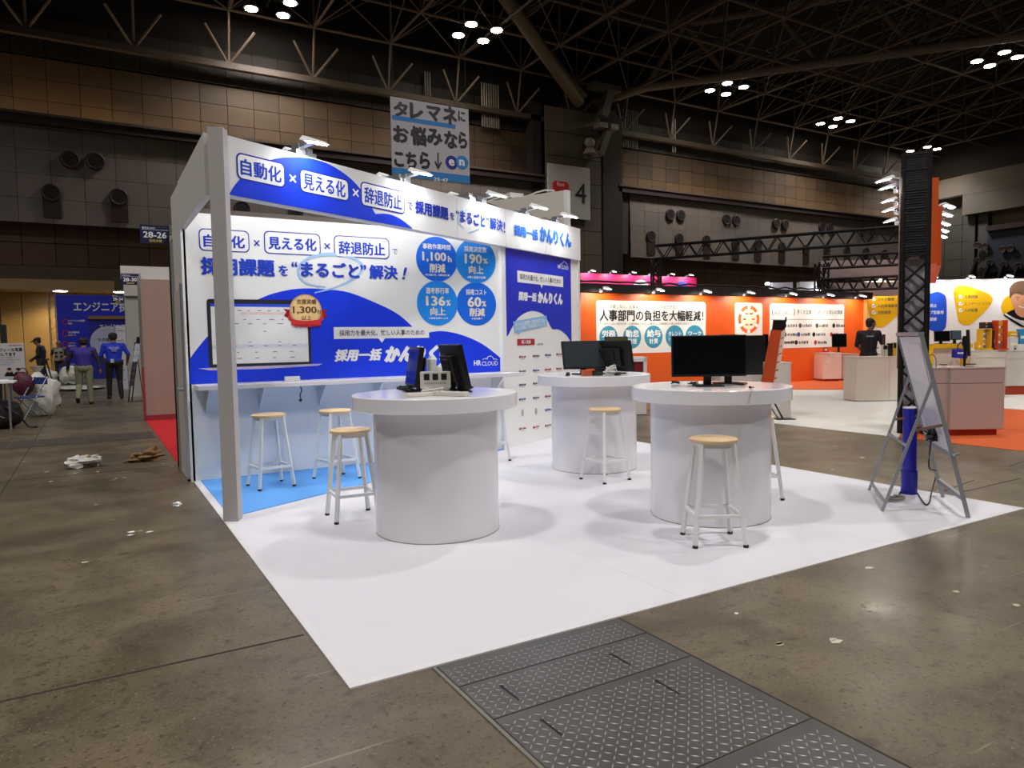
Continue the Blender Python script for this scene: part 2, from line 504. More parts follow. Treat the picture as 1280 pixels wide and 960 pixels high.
def high_bay(x, y, label):
    t = thing('ceiling_light', label, 'ceiling light', (x, y, 19.9), 0, 'high bay lamp clusters under the roof')
    b = MB(HB); b.box(-1.1, -.05, .25, 1.1, .05, .33); b.box(-.05, -1.1, .25, .05, 1.1, .33); b.cyl((0, 0, .3), (0, 0, .9), .04); b.obj('carrier', t)
    for dx, dy in ((-.85, -.85), (.85, -.85), (-.85, .85), (.85, .85)):
        b = MB(HB); b.lathe([(.12, .3), (.2, .18), (.42, -.06), (.44, -.1), (.40, -.1)], 16, (dx, dy, 0)); h = b.obj('lamp_shade', t, smooth=True)
        b = MB(LENSH); b.lathe([(.33, -.13), (.33, -.11)], 16, (dx, dy, 0)); b.obj('lens', h)
    return t


HL = ['lit lamp cluster under the roof above the hanging white banner', 'lit lamp cluster below the thick diagonal roof girder', 'lit lamp cluster in the middle of the far roof grid',
      'lit lamp cluster under the roof just above the dark truss tower', 'large bluish lamp cluster high in the roof at the far side of the girder', 'single lamp glimpsed at the top edge of the roof']
for (x, y), l in zip(CLUSTERS, HL): high_bay(x, y, l)

# ---- back wall, tiled
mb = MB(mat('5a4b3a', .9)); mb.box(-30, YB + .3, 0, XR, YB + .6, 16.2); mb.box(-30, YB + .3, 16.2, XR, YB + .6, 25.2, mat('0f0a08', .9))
wall_back = struct(mb.obj('wall_back'))
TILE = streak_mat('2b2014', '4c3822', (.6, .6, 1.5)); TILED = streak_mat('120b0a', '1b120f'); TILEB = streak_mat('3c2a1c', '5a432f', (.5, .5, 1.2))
PANELW = streak_mat('655c57', '776d67', (1, 1, 1))


def tile_mesh(w_, h_, m, d=.12):
    b = MB(m); b.box(-w_ / 2, -d, -h_ / 2, w_ / 2, 0, h_ / 2); o = b.obj('tile_shape'); me = o.data; bpy.data.objects.remove(o); return me


TW = 1.452
tm = tile_mesh(TW - .03, 1.035, TILE); td = tile_mesh(TW - .03, .96, TILED); tb = tile_mesh(TW - .035, 1.14, TILEB); pm = tile_mesh(TW - .02, 1.2, PANELW, .06)
cols = [x for x in (-1.43 - 3 * TW + TW / 2 + k * TW for k in range(56))]
left_cols = [x for x in cols if x < 27.5]; right_cols = [x for x in cols if x > 35.5]
vis = left_cols + right_cols
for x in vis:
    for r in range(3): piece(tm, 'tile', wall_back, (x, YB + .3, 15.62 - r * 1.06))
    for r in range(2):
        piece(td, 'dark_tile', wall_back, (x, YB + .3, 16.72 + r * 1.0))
for x in vis:
    if x < 6 or x > 36:
        for r in range(2): piece(tb, 'wall_tile', wall_back, (x, YB + .3, 7.38 - r * 1.18))
# slanted fascia made of grey panels
for xl, xr in ((-30, 29.9), (35.0, XR)):
    b = MB(mat('2b1a1a', .6)); b.box(xl, YB - .9, 12.55, xr, YB + .3, 12.95); b.obj('band', wall_back)
    b = MB(mat('4a3d33', .7)); b.box(xl, YB - 1.0, 12.95, xr, YB + .3, 13.08); b.obj('ledge', wall_back)
    l_ = bpy.data.lights.new('lamp', 'AREA'); l_.shape = 'RECTANGLE'; l_.size = min(xr - xl, 42); l_.size_y = .15; l_.energy = 170; l_.color = (1, .72, .42)
    o_ = bpy.data.objects.new('lamp', l_); COL.objects.link(o_); o_.location = ((xl + xr) / 2, YB - .75, 13.15); o_.rotation_euler = (radians(150), 0, 0)
    b = MB(mat('3a3432', .8)); b.box(xl, YB - .45, 7.95, xr, YB + .25, 12.55); b.obj('fascia', wall_back)
for x in [c for c in cols if c < 29.5] + [c for c in cols if c > 35.6]:
    for r in range(4):
        o = piece(pm, 'panel', wall_back, (x, YB - .46 - .03 * r, 11.95 - r * 1.22 + .02))
# round air nozzles
b = MB(mat('2a1614', .6)); b.lathe([(.50, -.12), (.50, .06), (.44, .09), (.33, .05)], 20); o = b.obj('nozzle', smooth=True); nz = o.data; bpy.data.objects.remove(o)
b = MB(mat('050404', .8)); b.lathe([(.40, 0), (.40, .02)], 16); o = b.obj('nozzle_throat'); nzt = o.data; bpy.data.objects.remove(o)


def nozzle(x, z, duct=False):
    o = piece(nz, 'nozzle', wall_back, (x, YB - .66, z), (.9, .9, .9), (radians(90), 0, 0)); piece(nzt, 'throat', o, (0, 0, .052), (.82, .82, 1))
    if duct:
        b = MB(mat('2a1614', .6)); b.box(x - .40, YB - .69, 8.0, x + .40, YB - .5, z); b.obj('duct', wall_back)


fw_ = Frame((0, YB), 0)
for px, py in ((88, 203), (119, 205), (831, 270), (844, 271), (901, 276), (913, 277), (963, 281), (974, 282), (1020, 285), (1030, 286), (1072, 291), (1084, 292)):
    a, z = fw_.uv(px, py); nozzle(a, z)
for px, py in ((65, 244), (148, 249), (300, 263), (366, 268), (430, 273), (807, 297), (842, 300), (876, 302), (912, 306), (940, 308), (970, 310), (1000, 313), (1026, 314), (1051, 315), (1075, 316), (1098, 318)):
    a, z = fw_.uv(px, py); nozzle(a, z, True)
# lower part of the wall: rough concrete, canopy with downlights, timber doors
b = MB(streak_mat('41362a', '554838', (.7, .7, .7))); b.box(-30, YB + .1, 4.5, 34, YB + .3, 5.6); b.obj('concrete_band', wall_back)
YEL = mat('8a6a32', .6, var=.15, scale=2)
for k in range(26):
    b = MB(YEL); b.box(-9 + k * 1.2, YB + .12, .0, -9 + k * 1.2 + 1.17, YB + .3, 4.5); b.obj('timber_panel', wall_back)
b = MB(mat('8a744c', .6)); b.box(-12, YB - 2.2, 4.25, 1.1, YB + .1, 4.75); b.box(2.6, YB - 2.2, 4.25, 9, YB + .1, 4.75); b.obj('canopy', wall_back)
for x in (-6.5, -2.6, -1.0, 1.0 - .4, 3.6, 6.2):
    x = x
for px in (75, 150):
    a = Frame((0, YB - 1.6), 0).uv(px, 361)[0]
    t = thing('downlight', 'lit round downlight under the canopy, %s' % ('left one above the standing people' if px == 75 else 'right one beside the 28-30 sign'), 'downlight', (a, YB - 1.6, 4.24), 0, 'downlights under the far canopy')
    b = MB(LENS); b.lathe([(.3, -.02), (.3, .0)], 20); b.obj('lens', t); b = MB(WHITE); b.lathe([(.31, -.01), (.36, -.01), (.36, .03), (.31, .03)], 20); b.obj('rim', t)
    lamp('SPOT', (a, YB - 1.6, 4.1), 320, .2, (a, YB - 1.4, 0), (1, .85, .6), 150, .5)
for a in (-6.4, 6.5): lamp('SPOT', (a, YB - 1.6, 4.1), 260, .2, (a, YB - 1.4, 0), (1, .85, .6), 150, .5)

# column between the two wall fields, sign boards on it
CB = streak_mat('4d4238', '5f5347')
b = MB(mat('241a16', .8)); b.box(29.9, YB - .9, 0, 35.3, YB + .3, 18.2); col = struct(b.obj('column'))
bm_ = tile_mesh(1.62, 1.68, CB)
for i, x in enumerate((29.1, 30.75, 32.4)):
    for r in range(10): piece(bm_, 'block', col, (x, YB - .9, 17.1 - r * 1.72))
b = MB(mat('2a201b', .8)); b.box(33.3, YB - 1.1, 0, 34.6, YB - .9, 18.4); b.box(27.4, YB - .6, 0, 28.2, YB + .2, 18.2); b.obj('dark_strip', col)  # darker boxes on both sides of the column blocks

fr = Frame((0, YB - 1.25), 0)
(a0, z1), (a1, z0) = fr.uv(684.5, 203.5), fr.uv(738, 275)
t = thing('hall_sign', 'large white sign board reading 4 with a red East tab, on the hall column', 'sign', tuple(fr.P((a0 + a1) / 2, 10)))
b = MB(mat('b9b7b6', .6)); b.fbox(fr, a0, z0, a1, z1, -.1, 0); b.obj('board', t, local=False)
b = MB(BLACK); b.ptext(fr, '4', 719, 229, 732.5, 254, .03, bold=-.005); b.obj('lettering', t, local=False)
(c0, d1), (c1, d0) = fr.uv(690.5, 225.5), fr.uv(711, 242)
b = MB(mat('d0201f', .5)); b.slab(fr, rrect(c0, d0, c1, d1, .3), 0, .03); o = b.obj('red_tab', t, local=False)
b = MB(WHITE); b.ptext(fr, 'East', 696, 228, 705, 233, .06); b.obj('lettering', t, local=False)

# conduits on the wall
for px0, n_, y0, y1, lb in ((532, 3, 75, 124, 'bundle of thin steel conduits just above the white banner'), (603, 8, 92, 158, 'wide bundle of grey conduits between banner and column'),
                            (779, 7, 128, 184, 'bundle of grey conduits right of the column'), (841, 2, 138, 190, 'pair of thin conduits on the dark upper wall')):
    f2 = Frame((0, YB - .2), 0)
    t = thing('conduit_bundle', lb, 'conduits', tuple(f2.P(f2.uv(px0, y1)[0], f2.uv(px0, y1)[1])))
    for k in range(n_):
        a = f2.uv(px0 + k * 2.9, y1)[0]; zb = f2.uv(px0, y1)[1]; zt = min(f2.uv(px0, y0)[1], 19.0)
        b = MB(mat('787068', .4, metal=.6)); b.cyl(f2.P(a, zb, 0), f2.P(a, zt, 0), .055, n=8); b.obj('conduit', t, smooth=True, local=False)
# ductwork cluster at the column head
t = thing('air_duct', 'beige air handling ducts clustered at the head of the hall column', 'ducts', (32.5, YB - 1.8, 13))
b = MB(mat('5d5348', .6)); b.bar((32.6, YB - 1.6, 14.8), (33.4, YB - 1.6, 16.7), .5); b.bar((32.6, YB - 1.6, 14.9), (31.3, YB - 1.6, 14.7), .45); b.obj('duct', t, local=False)
b = MB(mat('6a6055', .6)); b.bar((32.9, YB - 1.6, 17.6), (33.6, YB - 1.6, 19.6), .6); b.box(31.8, YB - 2, 19.5, 34.4, YB - 1.2, 19.9); b.obj('duct', t, local=False)
b = MB(mat('8b8580', .5)); b.ball((31.5, YB - 1.9, 15.5), .38); b.cyl((31.5, YB - 1.9, 15.1), (31.5, YB - 1.9, 14.7), .3, .5); b.obj('speaker_horn', t, smooth=True, local=False)
b = MB(mat('8b8580', .5)); b.box(32.4, YB - 2, 16.75, 33.1, YB - 1.2, 17.1); b.box(33.4, YB - 2, 16.75, 34.1, YB - 1.2, 17.1); b.obj('duct_cap', t, local=False)

# ---- right wall
mb = MB(mat('2a2522', .9)); mb.box(XR, -16, 0, XR + .3, YB + .6, 25.2); wall_right = struct(mb.obj('wall_right'))
FAS = mat('5e564d', .7, var=.06, scale=.4)
b = MB(FAS); b.box(XR - 1.5, -10, 13.3, XR - .0, 39.8, 17.3); b.obj('fascia', wall_right)
b = MB(FAS); b.prism([(XR - 1.4, 39.8), (XR - .0, 39.8), (XR - .0, YB), (XR - .9, YB)], 15.4, 17.3); b.obj('fascia', wall_right)
for k in range(9):
    b = MB(mat('4c443c', .8)); b.box(XR - 1.52, 6 + k * 4, 15.25, XR - 1.5, 9.9 + k * 4, 15.29); b.obj('joint', wall_right)
wb = MB(streak_mat('3c3833', '4b463f', (1, 1, 1))); wb.box(-.12, -.86, -.86, 0, .86, .86); o = wb.obj('block_shape'); wbm = o.data; bpy.data.objects.remove(o)
for i in range(3):
    for r in range(8): piece(wbm, 'block', wall_right, (XR - .02, 43.1 - i * 1.76, 15.2 - r * 1.76))
b = MB(mat('4a4641', .7)); b.box(XR - .8, 38.9, 0, XR, 39.6, 13.3); b.box(XR - .8, 37.7, 0, XR, 38.6, 13.3); b.obj('pilaster', wall_right)
b = MB(mat('6b5d4c', .7)); b.box(XR - .2, -10, 11.9, XR, 37.6, 13.3); b.obj('tiled_band', wall_right)
b = MB(mat('232a3a', .6)); b.box(XR - 1.0, -10, 7.3, XR - .1, 37.6, 11.4); b.obj('blue_fascia', wall_right)
b = MB(mat('2b1a1a', .6)); b.box(XR - 1.4, -10, 11.4, XR - .1, 37.6, 11.9); b.obj('band', wall_right)
fr = Frame((XR - 1.15, 0), radians(-90))
for px, py, dct in ((1222, 307, 0), (1232, 308, 0), (1254, 312, 0), (1264, 311, 0), (1222, 326, 1), (1238, 329, 1), (1256, 331, 1), (1274, 333, 1)):
    a, z = fr.uv(px, py); p = fr.P(a, z, .1)
    o = piece(nz, 'nozzle', wall_right, p, (.7, .7, .7), (radians(90), 0, radians(-90)))
    if dct:
        q = fr.P(a - .9, z - 2.3, 0); b = MB(mat('14181f', .6)); b.bar(p, q, .45, .2); b.obj('duct', wall_right)

# ================================================================== THE BLUE AND WHITE BOOTH
FB = Frame((.82, 7.80), 0)                     # back wall, a from the left corner
FD = Frame((.92, 5.99), radians(26.73))        # diagonal line of the fascia and the logo wall
LEN_D = 5.93; A_LOGO = 3.907


def px_poly(fr, pts): return [fr.uv(*p) for p in pts]


def smooth_poly(pts, n=4):
    out = []; k = len(pts)
    for i in range(k - 1):
        p0, p1, p2, p3 = pts[max(i - 1, 0)], pts[i], pts[i + 1], pts[min(i + 2, k - 1)]
        for j in range(n):
            t = j / n
            out.append(tuple(.5 * (2 * p1[c] + (p2[c] - p0[c]) * t + (2 * p0[c] - 5 * p1[c] + 4 * p2[c] - p3[c]) * t * t + (3 * p1[c] - p0[c] - 3 * p2[c] + p3[c]) * t ** 3) for c in (0, 1)))
    return out + [pts[-1]]


NAVY = mat('2b46c0', .7, spec=.1, var=.02, name='ink_blue'); INK = mat('1d2f9e', .7, spec=.1, var=.02, name='ink_dark_blue'); SWOOSH = mat('a8ccf2', .4, var=.02)
SKY = mat('1f8df0', .4, var=.02); AZURE = mat('186ae6', .4, var=.02); GOLDW = mat('efe6d8', .35, var=.05)

CARPW = mat('d9d7dd', .75, var=.015, scale=3, bump=.05, name='white_punch_carpet')
mb = MB(CARPW); mb.box(.82, 2.71, 0, 6.2, 8.66, .006)
wc = tag(mb.obj('carpet'), 'large white booth carpet under the round tables', 'carpet')
TAPE = mat('dfdbdd', .4, var=.02)
for nm, bx in (('edge_tape', (.82, 2.71, .006, .86, 8.6, .0075)), ('edge_tape', (.86, 2.71, .006, 6.2, 2.75, .0075)), ('edge_tape', (6.16, 2.75, .006, 6.2, 8.6, .0075))):
    b = MB(TAPE); b.box(*bx); b.obj(nm, wc)
b = MB(mat('cfccd4', .7)); b.box(2.62, 2.77, .006, 2.624, 7, .0064); b.box(4.42, 2.77, .006, 4.424, 7.6, .0064); b.obj('carpet_seam', wc)
mb = MB(mat('5b9ee6', .8, var=.03, scale=8, bump=.1, name='light_blue_carpet'))
mb.prism([(.885, 5.97), (4.40, 7.735), (4.40, 7.79), (.885, 7.79)], .0078, .012)
tag(mb.obj('carpet'), 'light blue triangular carpet under the wall counter', 'carpet')

# ---- back graphic wall
gw = thing('graphic_wall', 'tall illuminated back wall printed with a laptop, four blue circles and slogans', 'booth wall', (2.6, 7.82, 0))
b = MB(PAPER); b.fbox(FB, .0, 0, 3.62, 2.7, -.05, 0); b.obj('board', gw, local=False)
hill = [(237, 449), (248, 434), (262, 418), (285, 398), (305, 384), (330, 371), (355, 363.5), (380, 360.5), (410, 362), (437.5, 366), (475, 381), (497, 392.5), (514, 407), (524, 419), (537, 415.5), (554, 414), (578, 419), (602.6, 430), (625, 447), (633, 456)]
h_ = smooth_poly(px_poly(FB, hill)); h_ = [(max(.004, a), z) for a, z in h_] + [(3.6, .99), (.004, .99)]
b = MB(BLUE); b.slab(FB, h_, .001, .003); b.obj('printed_hill', gw, local=False)
# swoosh
sw = smooth_poly(px_poly(FB, [(393, 366), (420, 359), (445, 346), (453, 333), (440, 322), (415, 318), (390, 321), (375, 332), (374, 345), (385, 355), (407, 359)]))
b = MB(SWOOSH); b.stroke(FB, sw, .035, .0045, taper=True); b.obj('swoosh', gw, local=False)
b = MB(INK, PAPER)
for x0, y0, x1, y1 in ((248, 287, 311, 314.5), (329.5, 290.5, 400, 318.5), (417, 296, 486, 322.5)):
    xm = (x0 + x1) / 2; a0 = FB.uv(x0, y0)[0]; a1 = FB.uv(x1, y0)[0]; zt = FB.uv(xm, y0)[1]; zb = FB.uv(xm, y1)[1]
    b.slab(FB, rrect(a0, zb, a1, zt, .05), .001, .004, INK); b.slab(FB, rrect(a0 + .01, zb + .01, a1 - .01, zt - .01, .045), .004, .0055, PAPER)
b.obj('rounded_frame', gw, local=False)
b = MB(NAVY, INK)
for s_, x0, y0, x1, y1, bo, m in (('自動化', 254, 294, 306, 310, .035, NAVY), ('×', 317, 300, 324.5, 308, .0, INK), ('見える化', 335, 297, 395.5, 313, .035, NAVY), ('×', 405, 304, 412.5, 311.5, 0, INK),
                               ('辞退防止', 423, 302.5, 481, 319, .035, NAVY), ('で', 490, 311, 496.5, 318, .0, INK), ('採用課題', 250.5, 322.5, 343.5, 345, .05, NAVY), ('を', 348, 331.5, 360, 345, .03, NAVY),
                               ('“', 364, 327, 371.5, 334, .03, NAVY), ('まるごと', 375.5, 328, 449, 347, .05, NAVY), ('”', 450, 331, 457.5, 338, .03, NAVY), ('解決', 461, 331.5, 497, 349.5, .05, NAVY), ('!', 502, 334, 508.5, 349.5, .03, NAVY)):
    b.ptext(FB, s_, x0, y0, x1, y1, .007, m, bo, .25 if s_ == '!' else 0)
b.obj('lettering', gw, local=False)
# four circles
WINK = mat('f4f6f8', .4, var=.01)
for (x0, y0, x1, y1), m, rows in (
        ((520, 296, 571.5, 352), AZURE, (('事務作業時間', 528, 305, 563, 312, 0), ('1,100', 527.5, 315, 557.5, 328, 1), ('h', 559.5, 320, 564.5, 328, 1), ('削減', 536.5, 329.5, 556.5, 341, 1), ('※月次集計時、作業時間比較', 531, 342.5, 562, 345.2, 0))),
        ((569, 298, 619.5, 354), SKY, (('採用決定数', 580, 308, 608, 315.5, 0), ('190', 580.5, 317.5, 602.5, 330, 1), ('%', 603.5, 323, 609.5, 330, 1), ('向上', 585.5, 332, 604.5, 342.5, 1), ('※導入前後の比較', 584, 345, 607, 348.5, 0))),
        ((521, 351, 572, 407), SKY, (('選考移行率', 532, 359.5, 561, 367.5, 0), ('136', 532, 370, 556.5, 382.5, 1), ('%', 557.5, 375, 563, 382.5, 1), ('向上', 537.5, 384, 557, 394.5, 1), ('※自社比較による', 536, 396.5, 560, 399, 0))),
        ((570.5, 353, 620, 407), AZURE, (('採用コスト', 582, 361.5, 608, 369, 0), ('60', 584, 371, 601.5, 384, 1), ('%', 602, 376, 607.5, 383.5, 1), ('削減', 586.5, 385, 606, 395.5, 1), ('※当社調べ', 589, 397, 603, 399.5, 0)))):
    xm = (x0 + x1) / 2; ym = (y0 + y1) / 2
    a0 = FB.uv(x0, ym)[0]; a1 = FB.uv(x1, ym)[0]; zt = FB.uv(xm, y0)[1]; zb = FB.uv(xm, y1)[1]
    k = .001 if m is AZURE else .0022
    b = MB(m); b.slab(FB, ell((a0 + a1) / 2, (zt + zb) / 2, (a1 - a0) / 2, (zt - zb) / 2, 48), k, k + .002); o = b.obj('printed_circle', gw, local=False)
    b = MB(WINK, GOLDW)
    for s_, p0, q0_, p1, q1_, g_ in rows: b.ptext(FB, s_, p0, q0_, p1, q1_, .0065, GOLDW if g_ else WINK, .04 if g_ else .03)
    b.obj('lettering', o, local=False)
# laptop print
a0, a1 = FB.uv(259.5, 410)[0], FB.uv(388, 410)[0]; zt = FB.uv(323, 374.5)[1]; zb = FB.uv(323, 458)[1]
b = MB(mat('2a2a34', .4), mat('f3f5f6', .3), mat('2a55e0', .4), mat('f7d9d9', .4), mat('e2e6f2', .4), mat('7a7d88', .4), mat('cdbfe6', .4))
M_ = b.mats
b.slab(FB, rrect(a0, zb, a1, zt, .03), .003, .005, M_[0])
i0, i1, j0, j1 = a0 + .035, a1 - .03, zb + .035, zt - .045
b.fbox(FB, i0, j0, i1, j1, .005, .006, M_[1]); H_ = j1 - j0; W_ = i1 - i0
b.fbox(FB, i0, j1 - .05 * H_, i1, j1, .006, .0065, M_[2]); b.fbox(FB, i0 + .3 * W_, j1 - .18 * H_, i1, j1 - .14 * H_, .006, .0065, M_[3]); b.fbox(FB, i0, j0 + .25 * H_, i1, j0 + .32 * H_, .006, .0065, M_[4])
for r, cs in ((.88, 9), (.73, 7), (.66, 6), (.53, 2), (.35, 3), (.285, 6), (.18, 5), (.08, 5)):
    for c in range(cs):
        a = i0 + W_ * (.06 + c * .92 / cs); ln = W_ * random.uniform(.02, .06)
        b.fbox(FB, a, j0 + H_ * r, a + ln, j0 + H_ * (r + .012), .0065, .007, M_[5])
b.slab(FB, px_poly(FB, [(247, 460.5), (403, 454.5), (398, 457), (330, 461), (262, 463)]), .003, .006, M_[6])
b.obj('printed_laptop', gw, local=False)
# medal
cx, cz = FB.uv(382, 388); R0 = .172
b = MB(mat('d9a45c', .35, var=.1), mat('f3cf93', .35, var=.12, scale=12), mat('ffe9c4', .35), mat('6b4a2a', .4), mat('d6343a', .4), mat('9c1f28', .4))
M_ = b.mats
for sgn in (-1, 1):
    b.slab(FB, [(cx + sgn * x, cz + z) for x, z in ((.10, -.13), (.235, -.06), (.205, -.02), (.235, .015), (.13, -.0))], .006, .008, M_[5])
    b.slab(FB, [(cx + sgn * x, cz + z) for x, z in ((.10, -.16), (.19, -.10), (.18, -.02), (.10, -.09))], .008, .0095, M_[4])
b.slab(FB, ell(cx, cz, R0, R0, 60), .009, .011, M_[0]); b.slab(FB, ell(cx, cz, R0 * .93, R0 * .93, 60), .011, .0125, M_[2]); b.slab(FB, ell(cx, cz, R0 * .84, R0 * .84, 48), .0125, .014, M_[1])
for k in range(60):
    t = 2 * pi * k / 60; u0, u1 = R0 * .86, R0 * .92
    b.stroke(FB, [(cx + u0 * cos(t), cz + u0 * sin(t)), (cx + u1 * cos(t), cz + u1 * sin(t))], .006, .0135, M_[3])
rb = [(cx + x, cz - .118 - .03 * cos(x / .16 * 1.3)) for x in [-.16 + .032 * i for i in range(11)]]
b.slab(FB, [(x, z + .035) for x, z in rb] + [(x, z - .032) for x, z in reversed(rb)], .014, .016, M_[4])
b.ptext(FB, '支援実績', 370, 374, 395, 380.5, .0155, M_[3], .02); b.ptext(FB, '1,300', 365.5, 383, 395.5, 393, .0155, M_[3], .03); b.ptext(FB, '社', 396, 387, 401.5, 392.5, .0155, M_[3], .02)
b.ptext(FB, '以上', 376.5, 394.7, 389, 400.5, .0155, M_[3], .02); b.ptext(FB, 'thank you', 367, 404.5, 399.5, 410, .0175, M_[5], .02)
b.obj('printed_medal', gw, local=False)
# tagline, product name, cloud mark
b = MB(PAPER, mat('33334a', .4), WINK); M_ = b.mats
a0, a1 = FB.uv(417, 416)[0], FB.uv(536, 416)[0]; zt = FB.uv(476, 408.7)[1]; zb = FB.uv(476, 423)[1]
b.fbox(FB, a0, zb, a1, zt, .004, .006, M_[0]); xm = FB.uv(477, 420)[0]; b.slab(FB, [(xm - .04, zb), (xm + .04, zb), (xm, zb - .05)], .004, .006, M_[0])
b.ptext(FB, '採用力を最大化、忙しい人事のための', 424, 412.3, 530, 419.6, .008, M_[1], .01)
b.ptext(FB, '採用一括', 417.5, 436, 477.5, 451.5, .007, M_[2], .07, .25); b.ptext(FB, 'かんりくん', 479.5, 431.5, 567, 452.5, .007, M_[2], .10, .25)
b.ptext(FB, 'HR', 592, 450.3, 601, 457, .007, M_[2], .03); b.ptext(FB, 'CLOUD', 602, 451.5, 622, 457, .007, M_[2], .01)
b.stroke(FB, smooth_poly(px_poly(FB, [(603, 449.5), (606, 448), (609, 449), (609, 446.5), (613, 445), (616, 447), (616.5, 449), (619, 448.7), (621.5, 450)])), .008, .007, M_[2])
b.obj('lettering', gw, local=False)

# ---- counter on the back wall
fS = Frame((0, 7.46), 0)
xe = fS.uv(655, 466)[0]
wcn = thing('wall_counter', 'long white counter shelf on triangular brackets along the back wall', 'counter', (2.6, 7.79, .985))
b = MB(LAMI); b.prism([(.86, 7.795), (.86, 7.46), (xe, 7.46), (4.45, 7.68), (4.36, 7.795)], .94, .985); b.obj('shelf', wcn, local=False, bevel=.003)
for px in (256, 323, 398, 467, 545, 629):
    a = FB.uv(px, 490)[0] + .82; a = min(a, 4.28)
    b = MB(LAMI); b.add([(a, 7.795, .94), (a, 7.795, .70), (a, 7.5, .94), (a + .025, 7.795, .94), (a + .025, 7.795, .70), (a + .025, 7.5, .94)], [(0, 1, 2), (5, 4, 3), (0, 3, 4, 1), (1, 4, 5, 2), (2, 5, 3, 0)])
    b.obj('bracket', wcn, local=False)
t = thing('power_socket', 'small white power socket box lying on the wall counter', 'socket', tuple(FB.P(FB.uv(361, 478)[0], .987, .16)))
b = MB(WHITE); b.box(-.075, -.03, 0, .075, .03, .05); b.obj('case', t, bevel=.004)
b = MB(CABLEB); b.tube([(.04, -.17, -.05), (.05, -.18, -.09), (.03, -.18, -.14), (.035, -.18, -.17)], .006); b.ball((.035, -.18, -.19), .017); b.obj('cable', t)

# ---- logo wall
lw = thing('logo_wall', 'angled white wall with a deep blue print and rows of small logos', 'booth wall', tuple(FD.P((A_LOGO + LEN_D) / 2, 0)))
b = MB(PAPER); b.fbox(FD, A_LOGO + .02, .0065, LEN_D, 2.7, -.06, 0); b.obj('board', lw, local=False)
b = MB(WHITE); b.fbox(FD, LEN_D, 0, LEN_D + .06, 2.72, -.3, .02); b.obj('end_post', lw, local=False)
bp_ = [FD.uv(*p) for p in smooth_poly([(634.5, 420), (641.7, 406), (650, 395), (664.7, 388.5), (679.6, 393.4), (688, 408), (691, 411.6), (698.5, 411.8), (708, 419), (713.6, 428)], 3)]
al, ar = FD.uv(633, 400)[0], FD.uv(714, 400)[0]
pts = [(al, bp_[0][1])] + bp_ + [(ar, bp_[-1][1]), (ar, 2.66), (al, 2.66)]
b = MB(mat('1f35c8', .4, var=.03, name='print_deep_blue')); b.slab(FD, pts, .001, .003); b.obj('printed_sky', lw, local=False)
b = MB(PAPER, mat('33334a', .4), WINK, mat('8fc4ef', .4), mat('b22a36', .4), mat('2050b0', .4), mat('55585f', .4), mat('b9b4a8', .4)); M_ = b.mats
a0, a1 = FD.uv(646.5, 350)[0], FD.uv(703.5, 350)[0]; zt, zb = FD.uv(675, 342)[1], FD.uv(675, 355.8)[1]
b.fbox(FD, a0, zb, a1, zt, .003, .005, M_[0]); xm = (a0 + a1) / 2; b.slab(FD, [(xm - .03, zb), (xm + .03, zb), (xm, zb - .05)], .003, .005, M_[0])
b.ptext(FD, '採用力を最大化、忙しい人事のための', 649.5, 345.3, 700.5, 352.3, .0065, M_[1], .01)
b.ptext(FD, '採用一括', 647.5, 365, 670.5, 376.5, .005, M_[2], .07, .15); b.ptext(FD, 'かんりくん', 671.5, 365.5, 703, 380.5, .005, M_[2], .10, .15)
b.ptext(FD, 'HR CLOUD', 697, 331.5, 710, 336.5, .005, M_[2], .02)
b.stroke(FD, px_poly(FD, [(700, 330.5), (703, 329), (704, 326.5), (706, 327.5), (709, 331)]), .01, .005, M_[2])
b.slab(FD, px_poly(FD, [(641, 401.8), (682.8, 394.3), (683, 407), (650, 414.8), (648, 418.2), (646.5, 415.5), (643, 416.5)]), .005, .0065, M_[3])
for s_, q in (('あらゆる応募管理・応募者対応に強い', 0), ('さらに自動化で採用活動がはかどる', 1)):
    u0, v0 = FD.uv(643.5, 408.5 + q * 5.2); u1, v1 = FD.uv(681, 400.8 + q * 5.2)
    b.text(FD, s_, u0, v0, u1, v0 + .055, .008, M_[2], .02, 0, (v1 - v0) / (u1 - u0) * .8)
a0, a1 = FD.uv(646.5, 428)[0], FD.uv(668, 428)[0]; zt, zb = FD.uv(657, 423.6)[1], FD.uv(657, 431.6)[1]
b.fbox(FD, a0, zb, a1, zt, .001, .004, M_[4]); b.ptext(FD, '導入実績', 651.5, 425, 663, 430, .006, M_[2], .02); b.ptext(FD, '※敬称略', 670.5, 429, 678.5, 431.5, .004, M_[6], .01)
b.obj('lettering', lw, local=False)
b = MB(*M_)
rnd = random.Random(3)
for r, y in enumerate((446, 464, 481, 499, 516, 535.5)):
    for c, x in enumerate((653, 670, 684.8, 698.8)):
        a, z = FD.uv(x, y - (c * 1.1 if r < 2 else c * 1.9)); k = rnd.choice((5, 4, 6, 6)); tall = (r == 4)
        if tall and c < 2: b.slab(FD, ell(a, z, .03, .05, 12), .001, .003, M_[7]); continue
        b.slab(FD, ell(a - .065, z, .018, .018, 10), .001, .003, M_[rnd.choice((4, 5, 6))])
        for q in range(5): b.fbox(FD, a - .04 + q * .026, z - .012, a - .04 + q * .026 + rnd.uniform(.012, .022), z + rnd.uniform(.006, .014), .001, .003, M_[k])
        b.fbox(FD, a - .04, z - .03, a + .06, z - .024, .001, .003, M_[7])
b.obj('logo_print', lw, local=False)

